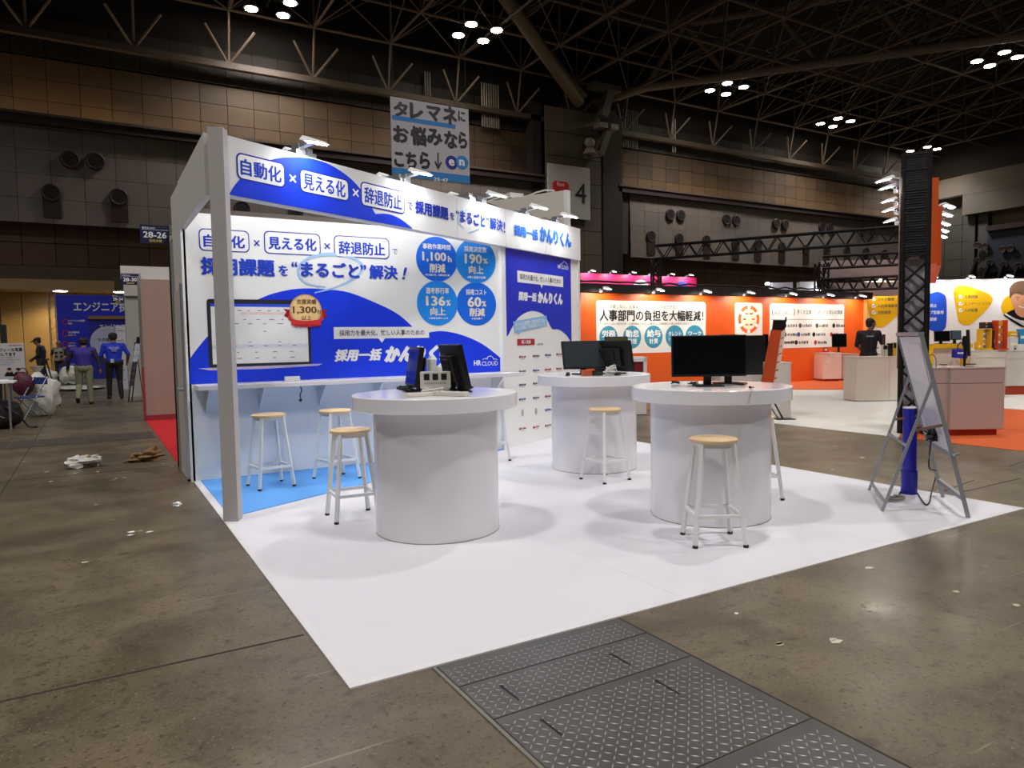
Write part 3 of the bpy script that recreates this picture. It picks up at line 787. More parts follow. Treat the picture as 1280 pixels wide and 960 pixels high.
# ---- fascia (header beam) with post
fa = thing('fascia_beam', 'long white and blue header beam across the front of the booth, with its corner post', 'header beam', (.92, 5.99, 0))
FH = FD.shift(.05)
b = MB(WHITE); b.fbox(FD, 0.0, 2.54, LEN_D + .03, 3.0, -.06, .05); b.obj('beam', fa, local=False)
b = MB(mat('b3aeac', .5, var=.03)); b.prism([(.815, 5.855), (.915, 5.80), (.965, 5.90), (.865, 5.955)], 0.007, 3.015); b.obj('corner_post', fa, local=False)
hp = smooth_poly([(286.5, 242.5), (296, 228), (312, 214), (330, 203), (350, 197.3), (372, 196.5), (395, 199.5), (418, 209), (440, 225), (455, 243), (469, 267.5)], 3) + smooth_poly([(469.5, 267.5), (485, 267.5), (500, 273.5), (515, 285)], 3)
hp = px_poly(FH, hp); zb = 2.545; hp = [(max(a, .02), max(z, zb)) for a, z in hp] + [(hp[-1][0], zb), (hp[0][0], zb)]
b = MB(mat('1d3fe0', .6, var=.03, spec=.15)); b.slab(FH, hp, .001, .003); b.obj('printed_hill', fa, local=False)
sw = smooth_poly(px_poly(FH, [(585, 291), (598, 286), (605, 277), (603, 267), (593, 261), (582, 261), (574, 268), (573, 278), (580, 285)]))
b = MB(SWOOSH); b.stroke(FH, sw, .03, .0045, taper=True); b.obj('swoosh', fa, local=False)
b = MB(INK, PAPER)
for x0, x1, y0, y1 in ((295, 355, 197, 229.5), (374, 435, 217.5, 246), (450.5, 505, 233, 262.5)):
    xm = (x0 + x1) / 2; a0 = FH.uv(x0, y0)[0]; a1 = FH.uv(x1, y0)[0]; zt = FH.uv(xm, y0)[1]; zb = FH.uv(xm, y1)[1]
    b.slab(FH, rrect(a0, zb, a1, zt, .05), .001, .004, INK); b.slab(FH, rrect(a0 + .012, zb + .012, a1 - .012, zt - .012, .04), .004, .0055, PAPER)
b.obj('rounded_frame', fa, local=False)
b = MB(NAVY, INK, WINK, mat('2c6fd2', .7, spec=.1)); M_ = b.mats
for s_, x0, x1, y0, y1, bo, m in (('自動化', 300, 351, 203.5, 224, .03, NAVY), ('×', 361, 369.5, 218.5, 228, .01, WINK), ('見える化', 378.5, 431, 221.5, 242, .03, NAVY), ('×', 440, 448, 236.5, 246, .01, WINK),
                                  ('辞退防止', 455, 501.5, 238.5, 258.5, .03, NAVY), ('で', 508.5, 515.5, 253, 262.5, .01, INK), ('採用課題', 518.5, 560, 254.5, 271, .05, INK), ('を', 562, 567.5, 265.5, 274.5, .03, INK),
                                  ('“', 569, 573, 263, 267.5, .03, INK), ('まるごと', 574.5, 606, 265.5, 281, .05, NAVY), ('”', 607, 610.5, 272, 276.5, .03, NAVY), ('解決', 611.5, 628, 273, 288, .04, NAVY), ('!', 629, 631, 277.5, 291, .02, NAVY),
                                  ('採用一括', 642, 672, 283.5, 297.5, .06, M_[3]), ('かんりくん', 674, 713.5, 287, 306.5, .09, M_[3])):
    b.ptext(FH, s_, x0, y0, x1, y1, .007, m, bo)
b.obj('lettering', fa, local=False)
b = MB(mat('b8b6b4', .6))
for k in range(1, 6): a = LEN_D * k / 6; b.fbox(FH, a, 2.54, a + .004, 3.0, .0, .0008)
b.obj('panel_joint', fa, local=False)

# ---- side wall with a door
sw_ = thing('side_wall', 'grey outer side of the blue and white booth with a narrow flush door', 'booth wall', (.82, 8.2, 0))
b = MB(GREYP); b.box(.80, 7.86, 0, .85, 8.62, 2.98); b.box(.80, 5.965, 2.53, .85, 7.86, 3.0); b.obj('panel', sw_, local=False)
b = MB(mat('f0f0f0', .5)); b.box(.80, 7.80, 0, .84, 7.858, 2.53); b.obj('edge_strip', sw_, local=False)
b = MB(mat('bdb8b2', .5)); b.box(.785, 7.9, .02, .80, 8.56, 1.95); d_ = b.obj('door', sw_, local=False)
b = MB(SILVER); b.cyl((.785, 7.98, .93), (.74, 7.98, .93), .016, n=12); b.cyl((.74, 7.98, .93), (.725, 7.98, .93), .026, n=12); b.obj('knob', d_, local=False, smooth=True)
b = MB(SILVER); b.box(.775, 8.58, 0, .80, 8.62, 2.5); b.box(.775, 7.86, 0, .80, 7.885, 2.0); b.box(.775, 7.86, 0, .80, 8.62, .02); b.obj('aluminium_frame', sw_, local=False)

# ---- arm spotlights
LSP = mat('e9e9e6', .35, var=.02)


def arm_spot(name, label, base_p, out, length=.28, power=BOOTH_POWER, group='arm spotlights on the header beam', aim=None, color=(.95, .97, 1), lit=True):
    """base on a beam top, arm leaning out along `out`, flat head with its lens underneath"""
    out = V(out).normalized(); ang = atan2(out.y, out.x)
    t = thing(name, label, 'spotlight', tuple(base_p), ang - pi / 2, group)       # local +Y is outwards
    b = MB(SILVER); b.box(-.05, -.06, 0, .05, .05, .045); b.box(-.035, -.03, .045, .035, .06, .09); b.bar((0, .03, .07), (0, length, .085), .05, .03); b.obj('arm', t)
    b = MB(LSP); L = length
    b.add([(-.085, L - .10, .10), (.085, L - .10, .10), (.065, L + .13, .045), (-.065, L + .13, .045), (-.07, L - .07, .135), (.07, L - .07, .135), (.05, L + .08, .08), (-.05, L + .08, .08)],
          [(3, 2, 1, 0), (4, 5, 6, 7), (0, 1, 5, 4), (1, 2, 6, 5), (2, 3, 7, 6), (3, 0, 4, 7)]); h = b.obj('lamp_head', t, bevel=.006)
    b = MB(LENS); b.add([(-.06, L - .06, .085), (.06, L - .06, .085), (.05, L + .105, .038), (-.05, L + .105, .038)], [(0, 3, 2, 1)]); b.obj('lens', h)
    if power:
        p = V(base_p) + out * (L + .03) + V((0, 0, .045))
        lamp('SPOT', p, power, .06, p + (V(aim) if aim else V((-out.x * .35, -out.y * .35, -1))), color, 165, .5)
    return t


n_ = FD.n
for i, (px, l) in enumerate(((373, 'leftmost lit arm spotlight on the header beam, above the word box'), (505, 'lit arm spotlight on the header beam right under the hanging banner'), (601, 'middle lit arm spotlight on the header beam'),
                             (655, 'lit arm spotlight on the header beam, second from its right end'), (693, 'lit arm spotlight at the right end of the header beam'))):
    a = FD.uv(px, 240)[0]; arm_spot('arm_spotlight', l, FD.P(a, 3.0, 0), n_, .22)
for i, a in enumerate((.9, 2.1, 3.3)):
    arm_spot('arm_spotlight', 'arm spotlight behind the header beam lighting the back wall, %s' % ['over the laptop print', 'over the slogan', 'over the blue circles'][i], FD.P(a, 3.0, -.03), -n_, power=BOOTH_POWER * 2.3, aim=(-.25, .55, -1), group='arm spotlights behind the header beam')
for a0, a1, l in ((3.3, 3.9, 'black lamp cable drooping along the top of the header beam, under the banner'), (4.2, 4.75, 'black lamp cable on the header beam between the third and fourth spotlight'), (4.9, 5.4, 'black lamp cable at the right end of the header beam')):
    b = MB(CABLEB); b.tube([FD.P(a0 + (a1 - a0) * k / 8, 3.012 + .035 * sin(pi * k / 8), -.02 + .02 * sin(k)) for k in range(9)], .007, 5)
    tag(b.obj('lamp_cable'), l, 'cable')

# ---- round tables
def round_table(c, label):
    t = thing('round_table', label, 'table', (c[0], c[1], .0065), 0, 'round white drum tables')
    b = MB(LAMI); b.lathe([(.45, .0), (.45, .9)], 72); b.obj('pedestal', t, smooth=True)
    b = MB(mat('f2f0f4', .12, var=.01, spec=.32, name='glossy_white')); b.lathe([(.592, .895), (.597, .90), (.597, .992), (.592, .998)], 96); b.obj('tabletop', t, smooth=True)
    b = MB(mat('9a9890', .6)); b.lathe([(.452, .0), (.452, .006)], 72); b.obj('foot_joint', t)
    return t


T1, T2, T3 = (2.14, 4.76), (4.60, 6.12), (4.09, 3.96)
round_table(T1, 'round white drum table at the front left, two edge-on monitors on it')
round_table(T2, 'round white drum table at the back near the logo wall')
round_table(T3, 'round white drum table on the right with the large black monitor')

# ---- stools
def make_stool(label):
    t = thing('stool', label, 'stool', (0, 0, 0), 0, 'white stools with wooden seats')
    b = MB(WOOD); b.lathe([(.150, .672), (.158, .677), (.160, .685), (.158, .694), (.150, .70)], 40); b.obj('seat', t, smooth=True)
    b = MB(STEELW); b.box(-.105, -.105, .640, .105, -.085, .672); b.box(-.105, .085, .640, .105, .105, .672); b.box(-.105, -.105, .640, -.085, .105, .672); b.box(.085, -.105, .640, .105, .105, .672); b.obj('seat_frame', t)
    for sx in (-1, 1):
        for sy in (-1, 1):
            b = MB(STEELW); p0 = V((sx * .165, sy * .165, .012)); p1 = V((sx * .100, sy * .100, .672)); b.bar(p0, p1, .026); l = b.obj('leg', t)
            b = MB(BLACK); b.cyl((sx * .166, sy * .166, 0), (sx * .1645, sy * .1645, .018), .018, n=10); b.obj('rubber_foot', l)
    r = .147
    for x0, y0, x1, y1 in ((-r, -r, r, -r), (r, -r, r, r), (r, r, -r, r), (-r, r, -r, -r)):
        b = MB(STEELW); b.bar((x0, y0, .2), (x1, y1, .2), .022); b.obj('footrest', t)
    return t


stools = [((1.71, 5.43), -4, 'white stool with beech seat beside the front left drum table'),
          ((1.425, 7.06), 8, 'white stool with beech seat on the blue carpet, left one at the wall counter'),
          ((2.07, 7.06), 12, 'white stool with beech seat on the blue carpet, half behind the front stool'),
          ((3.545, 3.40), -30, 'white stool with beech seat in front of the right drum table'),
          ((4.255, 5.49), 6, 'white stool with beech seat in front of the back drum table'),
          ((4.81, 4.15), -20, 'white stool mostly hidden behind the right side of the right drum table'),
          ((3.86, 7.12), 10, 'white stool with only one leg showing behind the front left drum table')]
s0 = None
for (x, y), r, l in stools:
    z = .0125 if y > 7.0 and x < 2.5 else .0065
    if s0 is None: s0 = make_stool(l); s0.location = (x, y, z); s0.rotation_euler = (0, 0, radians(r))
    else: dup(s0, (x, y, z), radians(r), l)

# ================================================================== THINGS ON THE TABLES
TZ = 1.0048


def make_monitor(name, label, loc, rz, w_=.50, h_=.30, lift=.12, lean=8, screen=SCREEN, back_box=True, base=(.22, .17), cat='monitor', body=BLACKM, thick=.035):
    """screen faces local -Y"""
    t = thing(name, label, cat, loc, rz)
    R = Matrix.Rotation(radians(-lean), 3, 'X'); o = V((0, 0, lift))
    c = o + R @ V((0, 0, h_ / 2))
    b = MB(body); b.obox(c, (w_, thick, h_), R); b.obj('casing', t, bevel=.004)
    b = MB(screen); b.obox(c + R @ V((0, -thick / 2 - .0008, .004)), (w_ - .022, .002, h_ - .03), R); b.obj('screen', t)
    if back_box:
        b = MB(body); b.obox(c + R @ V((0, thick / 2 + .02, -.01)), (w_ * .55, .045, h_ * .6), R); b.obox(c + R @ V((0, thick / 2 + .045, h_ * .05)), (w_ * .28, .02, h_ * .3), R); b.obj('rear_housing', t, bevel=.006)
    b = MB(body); b.bar((0, .05, .008), (0, .045, lift + h_ * .45), .055, .03); b.obj('stand', t)
    b = MB(body); b.box(-base[0] / 2, -base[1] / 2 + .02, 0, base[0] / 2, base[1] / 2 + .02, .012); b.obj('base', t, bevel=.004)
    return t


def cable(name, label, pts, r=.004, m=CABLEB, parent=None, cat='cable'):
    sp = [V(p) for p in pts]; out = []
    for i in range(len(sp) - 1):
        p0, p1, p2, p3 = sp[max(i - 1, 0)], sp[i], sp[i + 1], sp[min(i + 2, len(sp) - 1)]
        for j in range(5):
            t = j / 5; out.append(.5 * (2 * p1 + (p2 - p0) * t + (2 * p0 - 5 * p1 + 4 * p2 - p3) * t * t + (3 * p1 - p0 - 3 * p2 + p3) * t ** 3))
    out.append(sp[-1]); b = MB(m); b.tube(out, r, 6); o = b.obj(name, parent, smooth=True)
    if parent is None: tag(o, label, cat)
    return o


def tangle(c, rx, ry, z0, z1, n, seed):
    r_ = random.Random(seed)
    return [(c[0] + rx * cos(i * 2.1 + r_.random()) * r_.uniform(.4, 1), c[1] + ry * sin(i * 2.1 + r_.random()) * r_.uniform(.4, 1), r_.uniform(z0, z1)) for i in range(n)]


def on(px, py, z=TZ): p = G(px, py, z); return (p.x, p.y, z)


# front left table
make_monitor('monitor', 'black monitor seen edge-on, left one on the front left drum table', on(515, 488.5), radians(-103), .46, .30, .035, 9)
make_monitor('monitor', 'black monitor seen from behind, right one on the front left drum table', on(574, 489.5), radians(83), .46, .32, .035, 12)
t = thing('adapter_box', 'white box with three plain dark squares between the two edge-on monitors', 'power box', on(545, 491), radians(-28))
b = MB(mat('c9c3bb', .5)); b.box(-.11, -.035, .035, .11, .035, .155); b.obj('case', t, bevel=.004)
b = MB(BLACK)
for k in (-.062, 0, .062): b.box(k - .02, -.038, .095, k + .02, -.035, .14)
b.obj('socket', t); o = t.children[-1]; tag(o, kind='stuff')  # plain dark squares standing in for printed codes
b = MB(mat('8b867e', .5))
for k in range(10): b.box(-.08 + k * .016, -.0375, .066, -.07 + k * .016, -.035, .076)
tag(b.obj('caption_print', t), kind='stuff')
b = MB(WHITE); b.box(-.10, .0, .0, .10, .05, .035); b.obj('stand', t)
t = thing('power_strip', 'long grey-white power strip lying at the edge of the front left drum table', 'power strip', on(563, 495), radians(-62))
b = MB(mat('cfc9bf', .5)); b.box(-.14, -.025, 0, .14, .025, .032); b.obj('case', t, bevel=.006); b = MB(BLACK)
for k in (-.09, -.03, .03, .09): b.box(k - .008, -.006, .032, k + .008, .006, .0325)
tag(b.obj('socket', t), kind='stuff')
t = thing('power_strip', 'pale flat power strip lying in front of the left edge-on monitor', 'power strip', on(526, 495.5), radians(8))
b = MB(mat('d6d0c5', .5)); b.box(-.10, -.022, 0, .10, .022, .026); b.obj('case', t, bevel=.006)
t = thing('charger', 'white charger block standing on the front left drum table behind the white box', 'charger', on(540, 486.5), radians(10))
b = MB(WHITE); b.box(-.03, -.03, 0, .03, .03, .24); b.obj('case', t, bevel=.008); b = MB(WHITE); b.box(-.015, -.015, .24, .0, .015, .26); b.obj('plug', t)
t = thing('webcam_bag', 'clear plastic bag of white cables behind the white box', 'bag', on(556, 486.5), 0)
b = MB(mat('dedcd6', .3, var=.1, bump=.6)); b.ball((0, 0, .11), (.09, .05, .10), 12, 8); b.obj('pouch', t, smooth=True)
b = MB(CABLEW); b.tube([(.0 + .035 * cos(a), .0, .27 + .045 * sin(a)) for a in [k * pi / 8 for k in range(-2, 11)]], .006); b.obj('cable_loop', t)
for i, (px, l) in enumerate(((509, 'black cable heap under the left edge-on monitor'), (582, 'black cable heap under the right edge-on monitor'), (552, 'black cables trailing across the white box'))):
    p = on(px, 490); cable('cable', l, tangle(p, .08, .05, TZ + .006, TZ + (.05 if i < 2 else .10), 24, i), .0045)
cable('cable', 'white cable winding in front of the white box', tangle(on(545, 493.5), .11, .035, TZ + .006, TZ + .05, 20, 9), .006, CABLEW)

# back table
make_monitor('monitor', 'monitor with a grey blank screen on the back drum table', on(731, 468), radians(-14), .47, .30, .06, 14, SCREENG)
make_monitor('monitor', 'black monitor turned away, right one on the back drum table', on(768, 467), radians(106), .50, .33, .03, 12)
for i, (px, l, m, r_) in enumerate(((710, 'black cable below the left corner of the grey screen', CABLEB, .03), (765, 'bundle of pale cables on the back drum table', CABLEW, .08), (773, 'black cable loop at the right of the back drum table', CABLEB, .05), (748, 'dark cables under the grey screen', CABLEB, .06))):
    p = on(px, 470); cable('cable', l, tangle(p, r_, r_ * .6, TZ + .006, TZ + (.11 if i == 1 else .035), 22, 20 + i), .007 if i == 1 else .004, m)
t = thing('adapter_box', 'orange and black adapter box under the grey screen monitor', 'adapter', on(739, 469.5), radians(-10))
b = MB(mat('b5562a', .5)); b.box(-.1, -.03, 0, .0, .03, .06); b.obj('case', t, bevel=.004); b = MB(BLACK); b.box(0, -.03, 0, .12, .03, .05); b.obj('plug_row', t)

# right table
make_monitor('monitor', 'large black monitor facing the viewer on the right drum table', on(886, 483), radians(-33), .555, .31, .075, 2, SCREEN, base=(.21, .17))
make_monitor('monitor', 'second black monitor standing just behind the large one on the right drum table', on(909, 479.5), radians(140), .54, .31, .07, 4, SCREEN)
for i, (px, py, l) in enumerate(((868, 481, 'black cable coil left of the large monitor foot'), (925, 482, 'black cable heap right of the large monitor foot'), (846, 480, 'thin cable and plug at the left edge of the right drum table'))):
    p = on(px, py); cable('cable', l, tangle(p, (.05, .09, .05)[i], .035, TZ + .005, TZ + .025, 12, 40 + i))
cable('cable', 'thin white charging cable on the right drum table', [on(893, 486), on(905, 486.5), on(918, 486), on(925, 485)], .003, CABLEW)
cable('cable', 'black plug cable hanging beside the right edge of the large monitor', [on(937, 484, TZ + .16), on(940, 484, TZ + .11), on(939, 484, TZ + .06), on(942, 484, TZ + .03), on(938, 484, TZ + .005)], .005)

# ================================================================== SIGN STAND, TUBE
f_far, f_near = G(1178.5, 622), G(1210, 648); r_far, r_near = G(1086.5, 614), G(1103, 640)
lean = ((r_far + r_near) / 2 - (f_far + f_near) / 2); ang = atan2(lean.y, lean.x)
ss = thing('sign_stand', 'folding grey metal sign stand leaning at the right corner of the white carpet', 'sign stand', tuple((f_far + f_near + r_far + r_near) / 4))
FA_, FN_ = Frame(f_far[:2], ang), Frame(f_near[:2], ang)


def edge_pt(fr, px, py): a, z = fr.uv(px, py); return fr.P(a, z)


Zc = V((0, 0, .012))
t_far, t_near = edge_pt(FA_, 1123, 417), edge_pt(FN_, 1151.5, 418.5)
t_far.z = t_near.z = (t_far.z + t_near.z) / 2
GM = mat('9a9ca1', .4, metal=.4, var=.05)
lerp = lambda p, q, t_: p + (q - p) * t_
f_far, f_near, r_far, r_near = f_far + Zc, f_near + Zc, r_far + Zc, r_near + Zc
b = MB(GM); b.bar(f_far, t_far, .035, .03); b.obj('side_rail', ss, local=False)
b = MB(GM); b.bar(f_near, t_near, .035, .03); b.obj('side_rail', ss, local=False)
for k, w_ in ((1.0, .04), (.335, .03), (.10, .03)):
    b = MB(GM); b.bar(lerp(f_far, t_far, k), lerp(f_near, t_near, k), w_, .03); b.obj('cross_rail', ss, local=False)
b = MB(mat('dcdadf', .35, var=.04)); q = [lerp(f_far, t_far, .35), lerp(f_near, t_near, .35), lerp(f_near, t_near, .985), lerp(f_far, t_far, .985)]
ct = (q[1] - q[0]).cross(q[3] - q[0]).normalized() * .004; b.add([p + ct for p in q] + [p - ct for p in q], [(0, 1, 2, 3), (7, 6, 5, 4), (0, 4, 5, 1), (1, 5, 6, 2), (2, 6, 7, 3), (3, 7, 4, 0)]); b.obj('board', ss, local=False)
side = ct * 1.6 if ct.dot(CAM - q[0]) > 0 else ct * -1.6


def bd(u, v): return lerp(lerp(q[0], q[1], u), lerp(q[3], q[2], u), v) + side


for nm, m, cs in (('poster', mat('c2c0cc', .3), ((.15, .13), (.8, .13), (.8, .34), (.15, .34))), ('poster', mat('e6dfe6', .3), ((.1, .62), (.85, .56), (.9, .93), (.1, .96)))):
    b = MB(m); b.add([bd(*c) for c in cs], [(0, 1, 2, 3)]); b.obj(nm, ss, local=False)
a_far, a_near = lerp(f_far, t_far, .745), lerp(f_near, t_near, .745)
b = MB(GM); b.bar(r_far, a_far, .025, .02); b.obj('rear_leg', ss, local=False)
b = MB(GM); b.bar(r_near, a_near, .025, .02); b.obj('rear_leg', ss, local=False)
for k in (.06, .5): b = MB(GM); b.bar(lerp(r_far, a_far, k), lerp(r_near, a_near, k), .022, .015); b.obj('leg_rail', ss, local=False)
BR = mat('8a6b5c', .5, metal=.3)
b = MB(BR); b.bar(lerp(r_far, a_far, .62), lerp(f_far, t_far, .5), .004, .02); b.obj('stay', ss, local=False)
b = MB(BR); b.bar(lerp(r_near, a_near, .62), lerp(f_near, t_near, .5), .004, .02); b.obj('stay', ss, local=False)
b = MB(SILVER); b.cyl(lerp(f_near, t_near, .34) - V((.03, .03, 0)), lerp(f_near, t_near, .34) + V((.04, -.03, 0)), .01); b.obj('knob', ss, local=False)
mid = lerp(lerp(f_far, t_far, .40), lerp(f_near, t_near, .45), .55) + side.normalized() * .03
b = MB(CABLEB); b.obox(mid, (.06, .04, .10), Matrix.Rotation(.5, 3, 'Y')); b.tube([mid + V((.06 * cos(k * 1.9), .04 * sin(k * 2.3), .05 * sin(k * 1.3) - .02)) for k in range(26)], .007, 5)
tag(b.obj('power_adapter'), 'black power adapter and coiled cable tied to the sign stand board', 'adapter')
tb_ = G(1136, 617.5)
t = thing('paper_tube', 'upright dark blue tube standing inside the sign stand', 'tube', (tb_.x, tb_.y, .0065))
TBM = mat('1a1aa2', .3, var=.06, name='dark_blue_roll')
b = MB(TBM); b.lathe([(.056, 0), (.056, .74)], 28); b.obj('roll', t, smooth=True); b = MB(WHITE); b.lathe([(.057, .735), (.057, .745), (.045, .746)], 28); b.obj('rim', t)
b = MB(TBM); b.lathe([(.064, .0), (.064, .2)], 28); b.obj('sleeve', t, smooth=True)
fl = lambda px, py, dz=.008: G(px, py, .0065 + dz)
cable('cable', 'black cable running from the sign stand adapter down to the carpet', [mid, G(1161, 583, .35), G(1170, 590, .2), G(1164, 617, .04), fl(1162, 627), fl(1158, 631), fl(1153, 626), fl(1146, 615)], .006)
cable('cable', 'thin black cable from the dark blue tube to the grey cable coil', [fl(1131, 612), fl(1126, 614), fl(1124, 619), fl(1124, 624)], .006)
cc = G(1119, 627)
b = MB(mat('8d8880', .5)); b.tube([(cc.x + (.075 + .01 * sin(k * .7)) * cos(k * .5), cc.y + (.06 + .01 * cos(k)) * sin(k * .5), .014 + .0011 * (k % 26)) for k in range(78)], .007, 6)
tag(b.obj('cable_coil'), 'coil of grey cable lying on the carpet by the sign stand legs', 'cable')

# ================================================================== FLOOR PLATES
PL = mat('5c5a58', .38, metal=.35, var=.38, scale=5, name='worn_steel'); PLD = mat('a09d98', .35, metal=.5, var=.15, scale=5)
ycut = [2.705, G(680, 829).y, G(724, 866).y, G(930, 936).y, .2]
x0p, x1p = 1.195, 2.165
labels = ['steel tread plate right at the edge of the white carpet', 'steel tread plate with two lifting slots, second from the carpet', 'large steel tread plate with two lifting slots, in the middle', 'steel tread plate cut off by the bottom edge of the photo']
rnd = random.Random(5)
ft = thing('plate_frame', 'thin pale steel frame along the left side of the tread plates', 'frame', (x0p - .01, 1.5, 0))
b = MB(mat('9b968d', .35, metal=.7)); b.box(x0p - .022, .2, 0, x0p - .008, 2.705, .006); b.obj('frame_bar', ft, local=False); b = MB(JOINT); b.box(x1p + .004, .2, 0, x1p + .014, 2.705, .002); b.obj('gap_strip', ft, local=False)
for i in range(4):
    ya, yb = ycut[i], ycut[i + 1]
    t = thing('floor_plate', labels[i], 'floor plate', ((x0p + x1p) / 2, (ya + yb) / 2, 0), 0, 'steel tread plates over the floor duct')
    b = MB(PL); b.box(x0p, yb + .004, 0, x1p, ya - .004, .004); b.obj('plate', t, local=False)
    b = MB(PLD); s_ = .033; ny = int((ya - yb - .02) / s_); nx = int((x1p - x0p - .02) / s_)
    for r in range(ny):
        for c in range(nx):
            x = x0p + .02 + c * s_; y = yb + .018 + r * s_; a_ = pi / 4 if (r + c) % 2 else -pi / 4; L_ = .0155; W_ = .0034
            ca, sa = cos(a_), sin(a_)
            b.add([(x + L_ * ca, y + L_ * sa, .004), (x - W_ * sa, y + W_ * ca, .004), (x - L_ * ca, y - L_ * sa, .004), (x + W_ * sa, y - W_ * ca, .004), (x, y, .0058)], [(0, 1, 4), (1, 2, 4), (2, 3, 4), (3, 0, 4)])
    tag(b.obj('tread', t, local=False), kind='stuff')
    for (xa, ya_), (xb, yb_) in [s for k, s in ((1, ((626.9, 859), (648.5, 876))), (2, ((677.5, 901.5), (702.4, 920.6))), (1, ((764, 819), (787.7, 832.5))), (2, ((821, 852.7), (849, 869)))) if k == i]:
        p, q2_ = G(xa, ya_), G(xb, yb_); b = MB(BLACK); b.bar(p + V((0, 0, .0058)), q2_ + V((0, 0, .0058)), .007, .001); b.cyl(p + V((0, 0, .005)), p + V((0, 0, .0065)), .008, n=10); b.obj('slot', t, local=False)
# stencilled mark on the floor
vs, fs = text_shape('FIX'); p = G(843, 819)
b = MB(mat('2b261f', .9)); b.add([(p.x + .04 - y * .10, p.y + x * .115, .0012) for x, y in vs], fs); b.obj('floor_mark', floor)

# distant duct covers left
DC = mat('575048', .5, metal=.3)
for i in range(7):
    xa = .78 - (i + 1) * .93
    t = thing('duct_cover', 'slatted grey floor duct cover, number of covers from the red carpet: %s' % ['first', 'second', 'third', 'fourth', 'fifth', 'sixth', 'seventh'][i], 'floor grating', (xa + .46, 12.6, 0), 0, 'duct covers across the left aisle')
    b = MB(mat('4a443c', .6)); b.box(xa, 11.95, 0, xa + .915, 12.85, .004); b.obj('frame', t, local=False)
    b = MB(DC)
    for k in range(22): b.box(xa + .02 + k * .04, 11.98, .004, xa + .042 + k * .04, 12.82, .009)
    tag(b.obj('slat', t, local=False), kind='stuff')

# ================================================================== THE RIGHT SIDE OF THE HALL
def FRD(depth): return Frame((.50585 * depth, .86262 * depth), -YAW)


def pbox(mb_, d, x0, y0, x1, y1, back, m=None, front=0.0):
    """an upright box facing the aisle: its front face `d` metres down the aisle, measured corners on it, `back` metres deep"""
    fr = FRD(d); ym = (y0 + y1) / 2; xm = (x0 + x1) / 2
    a0, a1 = fr.uv(x0, ym)[0], fr.uv(x1, ym)[0]; zt = fr.uv(xm, y0)[1]; zb = max(fr.uv(xm, y1)[1], .0)
    mb_.fbox(fr, a0, zb, a1, zt, -back, front, m); return (a0, zb, a1, zt, fr)


def ground_poly(name, label, pts, z, m):
    q_ = [G(*p) for p in pts]; b = MB(m); b.prism([(p.x, p.y) for p in q_], 0.0, z)
    return tag(b.obj(name), label, 'carpet')


CARP2 = mat('d2cfc8', .8, var=.02, scale=3); CARPO = mat('c9581f', .9, var=.05, scale=8)
ground_poly('carpet', 'off-white carpet of the orange neighbour booth, beyond the bare concrete', [(880, 519.5), (1124, 547), (1138, 503), (1420, 522), (1420, 489), (880, 487)], .006, CARP2)
ground_poly('carpet', 'orange carpet under the pinkish counters at the right edge', [(1125, 547), (1420, 580), (1420, 522.4), (1138.4, 503.3)], .006, CARPO)
ground_poly('carpet', 'orange carpet strip in front of the orange wall', [(880, 486.7), (1420, 488.7), (1420, 468), (880, 474)], .006, CARPO)

# ---- orange wall
FO = Frame((0, 14.2), 0)
ow = thing('orange_wall', 'long orange booth wall with three white printed panels', 'booth wall', (16, 14.3, 0))
OR_ = mat('e05a14', .5, var=.02, name='orange_paint')
ao0, ao1 = 8.8, FO.uv(1079, 420)[0]
b = MB(OR_); b.fbox(FO, ao0, .0065, ao1, 2.52, -.08, 0); b.obj('board', ow, local=False)
b = MB(mat('e89a50', .5)); b.fbox(FO, ao1, 0, ao1 + .06, 2.52, -.08, .12); b.obj('return_panel', ow, local=False)
PN = mat('ecebe6', .45, var=.02)
for k, (x0, y0, x1, y1) in enumerate(((745, 376.5, 882, 441), (918.5, 378.5, 953, 437), (962, 380, 1055, 434.5))):
    a0, a1 = FO.uv(x0, y0)[0], FO.uv(x1, y0)[0]; xm = (x0 + x1) / 2; zt, zb = FO.uv(xm, y0)[1], FO.uv(xm, y1)[1]
    b = MB(PN); b.slab(FO, rrect(a0, zb, a1, zt, .09), .001, .006); b.obj('printed_panel', ow, local=False)
TEAL = mat('3a93b4', .45); RED = mat('c8282c', .4); GR = mat('4c4c50', .5); DBL = mat('2a4c9c', .4)
b = MB(BLACK, TEAL, WINK, ORANGE, GR, RED)
b.ptext(FO, 'もう、残業しない。人事業務はここまで効率化できる。', 749, 381, 845, 386, .01, GR, .0)
b.ptext(FO, '人事部門の負担を大幅軽減！', 749, 387.5, 879, 401.5, .01, BLACK, .03)
b.ptext(FO, 'データベースから給与計算・人事評価までひとつに集約し、人事業務の大幅な効率化を実現するシステムです', 749, 403.3, 878, 406, .01, GR, .0)
for x, r1, r2 in ((760.5, '労務', '管理'), (790, '勤怠', '管理'), (816.7, '給与', '計算'), (843, 'タレント', 'マネジメント'), (868, 'ワーク', 'フロー')):
    y = 421.5 - (x - 760) * .011; a, z = FO.uv(x, y); ra = FO.uv(x + 11.2, y)[0] - a; rz_ = FO.uv(x, y - 14)[1] - z
    b.slab(FO, ell(a, z, ra, rz_, 32), .006, .011, TEAL)
    if len(r1) == 2:
        b.ptext(FO, r1, x - 8.5, y - 9, x + 8.5, y + .5, .015, WINK, .04); b.ptext(FO, r2, x - 5.5, y + 2, x + 5.5, y + 9, .015, WINK, .03)
    else:
        b.ptext(FO, r1, x - 8, y - 6.5, x + 8, y - .5, .015, WINK, .03); b.ptext(FO, r2, x - 8, y + 1.5, x + 8, y + (5.5 if x < 850 else 7), .015, WINK, .02)
b.obj('lettering', ow, local=False)
